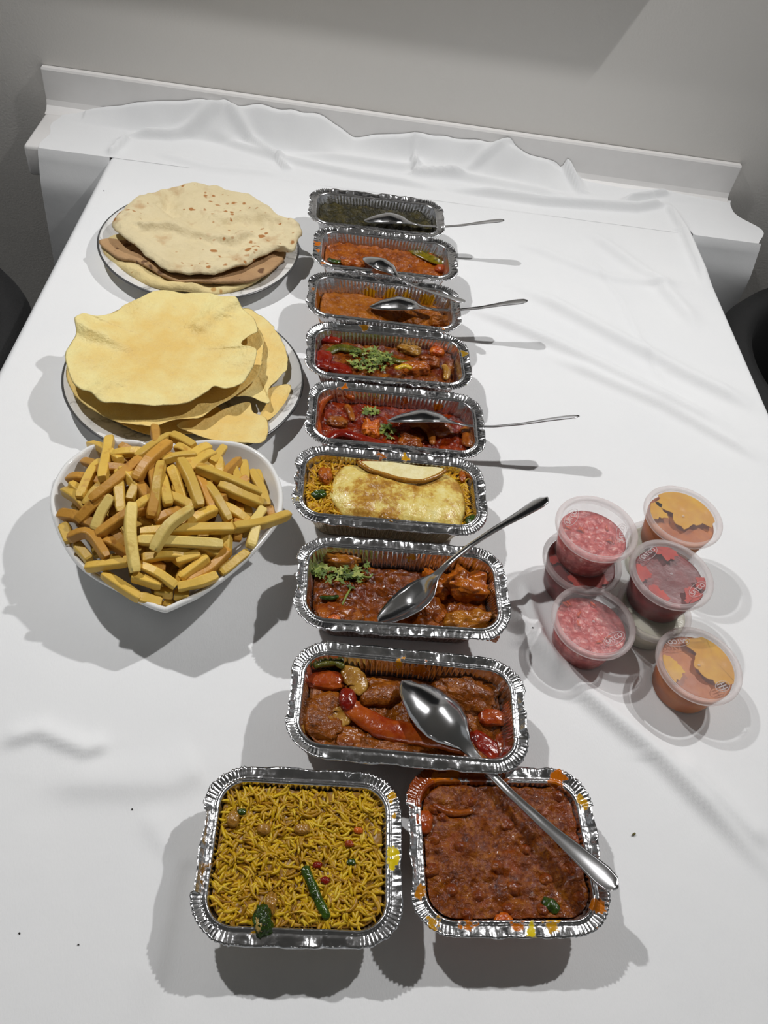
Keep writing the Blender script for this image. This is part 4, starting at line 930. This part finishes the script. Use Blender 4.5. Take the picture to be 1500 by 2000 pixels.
def fry(pts, kind, w_=0.0086, label=None, roll=None):
    P = smooth_path(pts, 5 if len(pts) > 2 else 8); m = len(P); nseg = 8
    Tn = np.gradient(P, axis=0); Tn /= np.linalg.norm(Tn, axis=1)[:, None]
    ro = frnd.rand() * 0.8 - 0.4 if roll is None else roll
    a = np.radians(np.array([36, 54, 126, 144, 216, 234, 306, 324.0])); sq = np.full(nseg, 1.235 * w_ / 2)
    asp = 0.85 + frnd.rand() * 0.25; V = []; sd = frnd.randint(900)
    for i in range(m):
        s_ = np.cross(Tn[i], (0, 0, 1.0)); s_ /= np.linalg.norm(s_) + 1e-9; u = np.cross(s_, Tn[i])
        s2 = s_ * math.cos(ro) + u * math.sin(ro); u2 = -s_ * math.sin(ro) + u * math.cos(ro)
        k = 1 + 0.22 * vn(np.array(i * 0.35), np.array(sd * 1.7), 5) ; e = min(i, m - 1 - i)
        k *= (0.80, 0.98, 1.0)[min(e, 2)]
        V.append(P[i] + (np.cos(a) * sq * k)[:, None] * s2 + (np.sin(a) * sq * k * asp)[:, None] * u2)
    V = np.concatenate(V)
    F = [[i * nseg + j, i * nseg + (j + 1) % nseg, (i + 1) * nseg + (j + 1) % nseg, (i + 1) * nseg + j] for i in range(m - 1) for j in range(nseg)]
    F += [list(range(nseg))[::-1], [(m - 1) * nseg + j for j in range(nseg)]]
    o = free('potato_chip', V, F, m_f[kind], label or CHIP[kind], 'chip', 'chips in the heart-shaped bowl')
    o.data.polygons.foreach_set('use_smooth', [(i % nseg) % 2 == 0 and i < (m - 1) * nseg for i in range(len(F))])
CHIP = ['golden potato chip heaped among the others in the heart-shaped bowl', 'browned potato chip heaped among the paler ones in the heart-shaped bowl', 'pale yellow potato chip heaped among the others in the heart-shaped bowl']
FR = [  # (points in a zoomed crop of the photo), colour, lift, label
    ([(275, 195), (345, 215), (450, 285)], 0, .004, None), ([(388, 160), (345, 390)], 0, .010, 'olive golden chip standing upright at the back left of the heap'),
    ([(640, 95), (652, 190)], 1, .012, 'brown-tipped chip sticking up at the very back of the heap'), ([(545, 275), (640, 205), (735, 145)], 0, .010, None), ([(735, 145), (800, 175), (862, 210)], 0, .012, None),
    ([(722, 190), (610, 285)], 1, .016, None), ([(872, 258), (770, 265), (680, 290)], 0, .010, None), ([(280, 510), (420, 400), (560, 275)], 1, .010, 'long reddish-brown chip lying slantwise at the left of the heap'),
    ([(610, 290), (645, 440), (620, 605)], 1, .010, None), ([(680, 300), (658, 420)], 0, .012, None), ([(785, 285), (845, 400), (895, 545)], 0, .010, None),
    ([(875, 325), (1050, 395), (1235, 475)], 0, .012, None), ([(1000, 420), (1120, 480), (1242, 530)], 0, .008, None), ([(905, 410), (960, 560)], 1, .004, None), ([(970, 470), (1060, 625)], 0, .006, None),
    ([(580, 340), (500, 510)], 0, .006, None), ([(440, 420), (452, 580)], 0, .006, None), ([(290, 350), (220, 500)], 0, .004, None), ([(155, 390), (250, 385)], 1, .002, None), ([(130, 455), (205, 500)], 0, .0, None),
    ([(400, 490), (340, 580), (300, 680)], 2, .006, None), ([(490, 590), (320, 705)], 1, .007, None), ([(512, 530), (503, 700), (532, 915)], 2, .014, 'pale chip hanging down vertically at the front of the heap'),
    ([(850, 560), (720, 655), (635, 795)], 2, .016, 'thick bent pale chip lying across the front of the heap'), ([(560, 690), (830, 672), (1100, 668)], 0, .008, None), ([(1085, 665), (1250, 640), (1395, 592)], 0, .010, 'chip sticking out over the right rim of the heart-shaped bowl'),
    ([(545, 735), (780, 745), (1020, 760)], 2, .009, 'long pale chip lying level at the front of the heap'), ([(255, 890), (370, 875), (490, 860)], 0, .008, 'chip jutting over the front left rim of the heart-shaped bowl'), ([(570, 840), (740, 812)], 0, .004, None),
    ([(160, 725), (270, 700), (370, 835)], 1, .008, None), ([(350, 925), (460, 1000), (560, 1065)], 0, .006, None), ([(545, 1055), (680, 1088)], 0, .004, None), ([(515, 940), (680, 990)], 0, .008, None), ([(645, 915), (760, 995)], 0, .010, None),
    ([(770, 1002), (890, 975), (992, 935)], 0, .010, None), ([(785, 950), (940, 830)], 0, .006, None), ([(820, 965), (950, 900), (1060, 790)], 1, .004, None), ([(1010, 920), (1165, 800)], 0, .004, None), ([(1210, 650), (1180, 775)], 2, .010, None),
    ([(1250, 560), (1190, 650)], 2, .008, None), ([(1145, 295), (1150, 430)], 0, .004, None), ([(1180, 350), (1240, 450), (1272, 545)], 0, .004, None), ([(1115, 285), (1020, 380)], 1, .006, None), ([(1030, 215), (960, 305)], 0, .006, None),
    ([(970, 245), (885, 290)], 0, .008, None), ([(870, 245), (945, 210)], 0, .010, None), ([(760, 852), (895, 812)], 0, .004, None), ([(640, 630), (770, 575)], 1, .004, None), ([(455, 340), (520, 400)], 0, .006, None),
    ([(205, 630), (290, 545), (375, 500)], 1, .004, None), ([(112, 590), (230, 612)], 1, .0, None), ([(130, 650), (165, 745)], 0, -.002, None), ([(695, 430), (718, 540)], 0, .008, None), ([(755, 500), (860, 560)], 0, .006, None),
    ([(885, 610), (985, 565)], 0, .004, None), ([(540, 560), (615, 505)], 0, .006, None), ([(735, 330), (765, 400)], 0, .008, None), ([(410, 250), (545, 240)], 0, .006, None), ([(1210, 350), (1230, 420)], 0, .0, None), ([(1275, 550), (1292, 610)], 1, .0, None),
    ([(1060, 560), (1175, 640)], 0, .002, None), ([(750, 1040), (835, 1048)], 0, .002, None), ([(640, 1030), (745, 1035)], 0, .002, None), ([(1110, 640), (1105, 740)], 1, .0, None), ([(1050, 700), (1040, 830)], 0, .0, None),
    ([(200, 760), (275, 850)], 0, .0, None), ([(300, 350), (410, 330)], 1, .002, None), ([(1005, 285), (1010, 345)], 0, .004, None), ([(765, 220), (820, 240)], 0, .008, None), ([(560, 430), (600, 500)], 1, .004, None), ([(1080, 330), (1110, 400)], 0, .002, None),
    ([(240, 290), (330, 320)], 1, .0, None), ([(330, 440), (250, 540)], 0, .0, None), ([(420, 690), (480, 780)], 1, .0, None), ([(360, 740), (430, 770)], 1, .002, None), ([(560, 880), (700, 900)], 1, .0, None), ([(900, 780), (1000, 820)], 0, .0, None), ([(690, 1080), (740, 1110)], 0, -.004, None),
]
for pts, kd, lift, lab in FR:
    q = [on_heap(x, y, lift) for x, y in pts]
    if len(q) == 2 and np.linalg.norm(q[1] - q[0]) < 0.045 and not lab:      # the hidden end runs on down into the heap
        d = (q[1] - q[0]) / np.linalg.norm(q[1] - q[0]); e = 0.055 - np.linalg.norm(q[1] - q[0])
        e1, e0 = q[1] + d * e + np.array([0, 0, -0.45 * e]), q[0] - d * e + np.array([0, 0, -0.45 * e])
        if inside(e1) < inside(e0) and inside(e1) < 0.78: q.append(e1)
        elif inside(e0) < 0.78: q.insert(0, e0)
    fry(q, kd, 0.0082 + 0.0016 * frnd.rand(), lab)
k = 0
while k < 110:     # the chips packed below
    sc_ = math.sqrt(frnd.rand()) * 0.84; q = hc + (H[frnd.randint(len(H))] - hc) * sc_
    top = float(heap(q[0], q[1])) - 0.006; zz = 0.022 + frnd.rand() * max(0.004, top - 0.022)
    a = frnd.rand() * 6.28; L_ = 0.02 + frnd.rand() * 0.016; dz = (frnd.rand() - 0.5) * 0.012
    d = np.array([math.cos(a) * L_, math.sin(a) * L_])
    ok = True
    for e in (q + d, q - d):
        rel = e - hc; th = np.arctan2(H[:, 1] - hc[1], H[:, 0] - hc[0]); j = np.argmin(np.abs(np.angle(np.exp(1j * (th - math.atan2(rel[1], rel[0]))))))
        lim = np.linalg.norm(H[j] - hc) * (0.60 + 0.30 * min(1, zz / 0.05)) - 0.008
        if np.linalg.norm(rel) > lim: ok = False
    if not ok: continue
    fry([(q[0] - d[0], q[1] - d[1], zz - dz), (q[0], q[1], zz + 0.002), (q[0] + d[0], q[1] + d[1], zz + dz)], k % 3 if k % 3 < 2 else 0); k += 1

# ------------------------------------------------------------------ sauce pots
def plastic(name, col, opaque, rough=0.22):
    g = N(name); tr = g.n('ShaderNodeBsdfTransparent'); tr.inputs[0].default_value = (1, 1, 1, 1); mx = g.n('ShaderNodeMixShader')
    f = g.math('ADD', g.math('MULTIPLY', g.noise(60, detail=3), 0.16), opaque - 0.07)
    g.set(Base_Color=srgb(*col), Roughness=rough, Specular_IOR_Level=0.4)
    tl_ = g.n('ShaderNodeBsdfTranslucent'); tl_.inputs[0].default_value = srgb(*col); m2 = g.n('ShaderNodeMixShader'); m2.inputs[0].default_value = 0.45
    g.l(g.b.outputs[0], m2.inputs[1]); g.l(tl_.outputs[0], m2.inputs[2])
    g.l(f, mx.inputs[0]); g.l(tr.outputs[0], mx.inputs[1]); g.l(m2.outputs[0], mx.inputs[2]); g.l(mx.outputs[0], g.o.inputs['Surface'])
    return g.m
m_pb = plastic('clear_pot_plastic', (244, 238, 236), 0.08); m_pl = plastic('clear_lid_plastic', (240, 234, 234), 0.10, 0.25); m_pr = plastic('frosted_lid_rim', (246, 238, 237), 0.40, 0.3)
m_mk = plastic('embossed_plastic', (240, 236, 236), 0.55, 0.3)
def sauce_mat(name, a, b, sc=60, rough=0.25, third=None, thr=(0.4, 0.6)):
    g = N(name); f = g.noise(sc, detail=4); st = [(thr[0], srgb(*a)), (thr[1], srgb(*b))]
    if third: st.append((thr[1] + 0.07, srgb(*third)))
    g.set(Base_Color=g.ramp(f, st), Roughness=rough); g.set(Normal=g.bump(g.noise(sc * 3), 0.001, 0.5)); return g.m
m_onp = sauce_mat('pink_onion_salad', (168, 44, 44), (208, 106, 100), 190, 0.3, (232, 180, 170)); m_reds = sauce_mat('red_sauce', (104, 4, 6), (132, 12, 10), 40, 0.4)
m_man = sauce_mat('mango_sauce', (170, 84, 3), (194, 110, 6), 30, 0.5); m_mint = sauce_mat('white_mint_sauce', (226, 224, 200), (238, 236, 218), 120)
m_manl = sauce_mat('mango_smear', (204, 144, 8), (216, 164, 14), 40, 0.6); m_redl = sauce_mat('red_smear', (168, 30, 14), (190, 50, 26), 50, 0.6); m_obit = food_mat('carrot_shred', (210, 74, 30), (226, 106, 50))
def text_mesh(s_, size):
    cu = bpy.data.curves.new('mark_curve', 'FONT'); cu.body = s_; cu.size = size; cu.align_x = 'CENTER'; cu.align_y = 'CENTER'; cu.extrude = 0.00012; cu.offset = 0.00006
    to = bpy.data.objects.new('mark_curve', cu); COL.objects.link(to)
    me = bpy.data.meshes.new_from_object(to.evaluated_get(bpy.context.evaluated_depsgraph_get())); bpy.data.objects.remove(to); bpy.data.curves.remove(cu)
    me.materials.clear(); me.materials.append(m_mk); return me
T_MARK = text_mesh('SATCO', 0.0062)
def oval(a, b):
    t = np.linspace(0, 2 * np.pi, 41); P = np.stack([a * np.cos(t), b * np.sin(t), t * 0], -1); return tube(P, 0.00028, 6)
OV, OF = oval(0.0125, 0.0055); M_OVAL = new_mesh('oval', OV, OF, m_mk)
def bars():
    V, F = [], []
    for y in (-0.0026, 0, 0.0026):
        v, f = boxm(0.009, 0.0010, 0.0003, (0, y, 0), 0.0001, 1); F += [[i + len(V) for i in q] for q in f]; V += v.tolist()
    v, f = oval(0.0075, 0.0048); F += [[i + len(V) for i in q] for q in f]; V += v.tolist()
    v, f = boxm(0.0008, 0.0075, 0.0003, (0, 0, 0), 0.0001, 1); F += [[i + len(V) for i in q] for q in f]; V += v.tolist()
    return new_mesh('bars', np.array(V), F, m_mk)
M_BARS = bars()
def pot(px, py, zb, h, R, sauce, level, label, marks=(), smear=None, lumpy=False, seed=0, xy=None, bits=0):
    c = at(px, py, zb + h) if xy is None else np.array([xy[0], xy[1], 0])
    k = R / 0.0403; hb = h - 0.004
    p = thing('sauce_pot', label, 'sauce pot', table_pt(c[0], c[1], zb + 0.0014), 0, 'lidded sauce pots')
    rb, rt = 0.0290 * k, 0.0362 * k
    wall = lambda z: rb + (rt - rb) * z / hb
    V, F = lathe([(0.0002, 0.0), (rb - 0.001, 0.0), (rb, 0.0012), (rt, hb), (rt - 0.0007, hb), (rb - 0.0007, 0.0018), (rb - 0.002, 0.0009), (0.0002, 0.0009)], 72)
    link('cup', new_mesh('cup', V, F, m_pb), p)
    # contents
    n, nr = 72, 22; a = np.linspace(0, 2 * np.pi, n, endpoint=False); rho = np.linspace(0.01, 1, nr); A, Rr = np.meshgrid(a, rho, indexing='ij')
    rl = wall(level) - 0.0012; X, Y = np.cos(A) * Rr * rl, np.sin(A) * Rr * rl
    Z = level + (0.0045 * fbm(X * 120, Y * 120, seed, 3) * (1 - Rr ** 6) - 0.08 * (X * 0.4 + Y * 0.9) if lumpy else 0.0006 * fbm(X * 60, Y * 60, seed, 2))
    Z = np.minimum(Z, hb - 0.001)
    V = np.stack([X, Y, Z], -1); low = np.stack([np.cos(a) * (rb - 0.0013), np.sin(a) * (rb - 0.0013), np.full(n, 0.0014)], -1)
    V = np.concatenate([V, low[:, None, :], low[:, None, :] * np.array([0.01, 0.01, 1])], 1); kk = nr + 2
    link('filling', new_mesh('filling', V.reshape(-1, 3), gridf(n, kk, True, flip=True), sauce), p)
    for b in range(bits):
        q = random.Random(seed * 31 + b); an = q.uniform(0, 6.28); rr_ = q.uniform(0.3, 0.85) * rl
        me = tube([(0, 0, 0), (0.003, 0.001, 0.0008), (0.007, 0.0, 0.0)], [0.0009, 0.0014, 0.0008], 8)
        o = link('carrot_shred', new_mesh('carrot_shred', me[0], me[1], m_obit), p, (math.cos(an) * rr_, math.sin(an) * rr_, min(level + 0.0012 - 0.08 * (math.cos(an) * 0.4 + math.sin(an) * 0.9) * rr_, hb - 0.0025)), q.uniform(0, 6.28))
    # lid: rim bead and skirt, sunken clear panel
    V, F = lathe([(0.0362 * k, hb - 0.0045), (0.0372 * k, hb - 0.0045), (R - 0.0006, hb - 0.0012), (R, hb + 0.0010), (R - 0.0004, h - 0.0008), (R - 0.0018, h), (R - 0.0042, h), (R - 0.0056, h - 0.0008), (R - 0.0060, h - 0.0022)], 84)
    ld = link('lid', new_mesh('lid', V, F, m_pr), p)
    V, F = lathe([(0.0002, h - 0.0021), (R - 0.0080, h - 0.0021), (R - 0.0060, h - 0.0022), (R - 0.0060, h - 0.0029), (0.0002, h - 0.0028)], 84)
    link('lid_panel', new_mesh('lid_panel', V, F[:, ::-1], m_pl), ld)
    V, F = lathe([(0.0002, 0.0006), (0.0010, 0.0005), (0.0014, 0.0)], 20); link('moulding_dot', new_mesh('moulding_dot', V, F[:, ::-1], m_mk), ld, (0, 0, h - 0.0021))
    for kind, mx, my, ang in marks:
        if kind == 'T':
            o = link('embossed_lettering', T_MARK, ld, (mx * R, my * R, h - 0.0019), math.radians(ang)); link('embossed_oval', M_OVAL, ld, (mx * R, my * R, h - 0.0019), math.radians(ang))
        else: link('embossed_bars', M_BARS, ld, (mx * R, my * R, h - 0.0019), math.radians(ang))
    for j, (sx, sy, sr, mat) in enumerate(smear or ()):
        t = np.linspace(0, 2 * np.pi, 60, endpoint=False); rr_ = sr * (1 + 0.55 * vn(np.cos(t) * 2.2 + seed, np.sin(t) * 2.2 + j * 5, 13) + 0.3 * vn(np.cos(t) * 6, np.sin(t) * 6, 14))
        X = sx + np.cos(t) * rr_; Y = sy + np.sin(t) * rr_; lim = (R - 0.0070) / np.maximum(np.hypot(X, Y), 1e-6); f_ = np.minimum(1, lim)
        ring = np.stack([X * f_, Y * f_, np.full(60, h - 0.0032)], -1); cen = ring.mean(0)
        V = np.stack([np.broadcast_to(cen, ring.shape), ring, ring + (0, 0, -0.0006), np.broadcast_to(cen + (0, 0, -0.0006), ring.shape)], 1)
        link('sauce_smear', new_mesh('sauce_smear', V.reshape(-1, 3), gridf(60, 4, True, flip=True), mat, False), ld)
    return c
HB, HS, RS = 0.045, 0.036, 0.0372
cA = pot(1138, 1095, 0, HB, 0.0403, m_reds, 0.039, 'lower sauce pot of red sauce under a pot of onion salad', seed=1, smear=[(0.0, -0.02, 0.02, m_redl), (-0.024, 0.008, 0.014, m_redl)])
pot(1166, 1030, HB, HB, 0.0403, m_onp, 0.031, 'pot of pink onion salad on top of a red sauce pot', [('T', 0.60, -0.10, 75), ('T', -0.58, 0.25, 60)], lumpy=True, seed=2, bits=5)
pot(1160, 1213, 0, HB, 0.0403, m_onp, 0.035, 'pot of pink onion salad standing alone on the cloth', [('T', 0.42, -0.42, 35)], lumpy=True, seed=3, bits=7)
pot(0, 0, 0, HS, RS, m_mint, 0.031, 'small pot of white sauce under the rear pot of mango sauce', seed=4, xy=(0.3185, 0.1245))
pot(1335, 1007, HS, HB, 0.0403, m_man, 0.036, 'pot of yellow mango sauce on the rear pot of white sauce', [], smear=[(0.012, 0.016, 0.030, m_manl), (-0.028, 0.004, 0.012, m_manl)], seed=5)
pot(1278, 1190, 0, HS, RS, m_mint, 0.031, 'small pot of white sauce under the second red sauce pot', seed=6)
pot(1312, 1120, HS, HB, 0.0403, m_reds, 0.036, 'pot of red sauce on top of the front pot of white sauce', [('T', 0.55, -0.38, 42), ('T', -0.45, 0.55, 42)], smear=[(-0.030, 0.0, 0.010, m_redl), (0.018, -0.028, 0.012, m_redl), (0.0, 0.031, 0.012, m_redl), (0.031, -0.008, 0.009, m_redl), (-0.018, -0.026, 0.010, m_redl)], seed=7)
pot(1366, 1298, 0, HB, 0.0403, m_man, 0.036, 'pot of yellow mango sauce standing alone, nearest of the pots', [('T', -0.38, 0.58, 190), ('B', 0.42, -0.50, 25)], smear=[(0.024, 0.010, 0.028, m_manl), (-0.028, -0.006, 0.012, m_manl)], seed=8)

# ------------------------------------------------------------------ spoons
g = N('polished_steel'); g.set(Base_Color=g.mix(g.noise(40), (0.70, 0.70, 0.71, 1), (0.78, 0.78, 0.79, 1)), Metallic=1.0, Roughness=0.15); m_st = g.m
WT = [0, .012, .035, .07, .12, .18, .23, .27, .305, .335, .37, .45, .6, .75, .87, .94, .98, 1.0]
WW = [.0006, .0048, .0088, .0130, .0172, .0196, .0192, .0160, .0104, .0056, .0036, .0030, .0031, .0042, .0066, .0080, .0066, .0012]
ZT = [0, .1, .2, .28, .34, .42, .55, .7, .85, 1.0]
ZV = [.0, -.0015, -.0020, -.0005, .0035, .0075, .0090, .0070, .0030, .0]
DT = [0, .06, .18, .27, .33, .40, 1.0]
DV = [.001, .0055, .0095, .0060, .0010, -.0006, -.0010]
def spoon(p0, p1, inverted, roll, label, arch=1.0, wide=1.0):
    P0, P1 = at(*p0), at(*p1); ax = P1 - P0; L_ = np.linalg.norm(ax); ax /= L_
    up = np.array([0, 0, 1.0]); up = up - ax * (up @ ax); up /= np.linalg.norm(up); sd = np.cross(up, ax)
    if inverted: up, sd = -up, -sd
    r = math.radians(roll); Zx = up * math.cos(r) + sd * math.sin(r); Yx = np.cross(Zx, ax)
    t = np.linspace(0, 1, 110) ** 1.05; nv = 13; q = np.linspace(-1, 1, nv); k = L_ / 0.205
    w_ = np.interp(t, WT, WW) * k * wide; zc = np.interp(t, ZT, ZV) * k * arch; d = np.interp(t, DT, DV) * k
    ker = np.ones(5) / 5.0
    for arr in (zc, d): arr[2:-2] = np.convolve(arr, ker, 'valid')
    th = np.interp(t, [0, .25, .34, .45, .9, 1], [.0007, .0008, .0016, .0016, .0011, .0008])
    X = np.broadcast_to((t * L_)[:, None], (110, nv)); Y = w_[:, None] * q[None, :]; Z = zc[:, None] - d[:, None] * (1 - q[None, :] ** 2)
    def place(zo): return P0 + X[..., None] * ax + Y[..., None] * Yx + (Z + zo)[..., None] * Zx
    top = place(th[:, None] / 2).reshape(-1, 3); bot = place(-th[:, None] / 2).reshape(-1, 3)
    V = np.concatenate([top, bot]); n0 = len(top); F = gridf(110, nv).tolist() + gridf(110, nv, base=n0, flip=True).tolist()
    ring = [i * nv for i in range(110)] + [109 * nv + j for j in range(1, nv)] + [i * nv + nv - 1 for i in range(108, -1, -1)] + [j for j in range(nv - 2, 0, -1)]
    m = len(ring); F += [[ring[(i + 1) % m], ring[i], ring[i] + n0, ring[(i + 1) % m] + n0] for i in range(m)]
    free('serving_spoon', V, F, m_st, label, 'spoon', 'steel serving spoons')
spoon((710, 432, 0.044), (985, 430, 0.066), True, 14, 'steel spoon resting in the farthest tray of dark green curry')
spoon((709, 504, 0.046), (908, 590, 0.070), True, 8, 'steel spoon lying from the second farthest tray across the next tray')
spoon((721, 600, 0.038), (1031, 587, 0.064), True, 14, 'steel spoon resting in the tray of smooth ochre curry')
spoon((756, 823, 0.043), (1132, 812, 0.068), True, 32, 'steel spoon resting in the tray of red curry with pepper rings')
spoon((736, 1216, 0.028), (1070, 972, 0.090), False, 26, 'steel spoon standing in the brown curry with its handle pointing at the pots')
spoon((784, 1330, 0.047), (1206, 1736, 0.060), True, 6, 'large steel spoon lying face down from the nearest long tray over the chickpea tray', 0.8, 1.05)

# ------------------------------------------------------------------ crumbs on the cloth
m_cr = simple('herb_crumb', (92, 84, 30), 0.6)
m_dk = simple('pepper_speck', (24, 22, 18), 0.6)
P = at(1237, 1630, 0.0)
z_ = lambda p: float(cloth_z(np.array(p[0]), np.array(p[1])))
chunk('herb_crumb', (P[0], P[1], z_(P) + 0.0012), (.0034, .0016, .0016), 5, m_cr, 'tiny green herb crumb on the cloth at the right of the chickpea tray', 'crumb', rz=0.6)
for (x, y, lab) in ((258, 1581, 'tiny dark speck on the cloth left of the rice tray'), (38, 1823, 'tiny dark speck on the cloth at the lower left'), (153, 1845, 'tiny dark speck on the cloth below the lower left one'), (1034, 1239, 'tiny dark speck on the cloth between trays and pots'), (203, 373, 'tiny dark speck on the cloth behind the naan plate')):
    P = at(x, y, 0.0); chunk('pepper_speck', (P[0], P[1], z_(P) + 0.0006), (.0013, .0011, .0009), int(x), m_dk, lab, 'crumb', 'dark specks on the cloth')
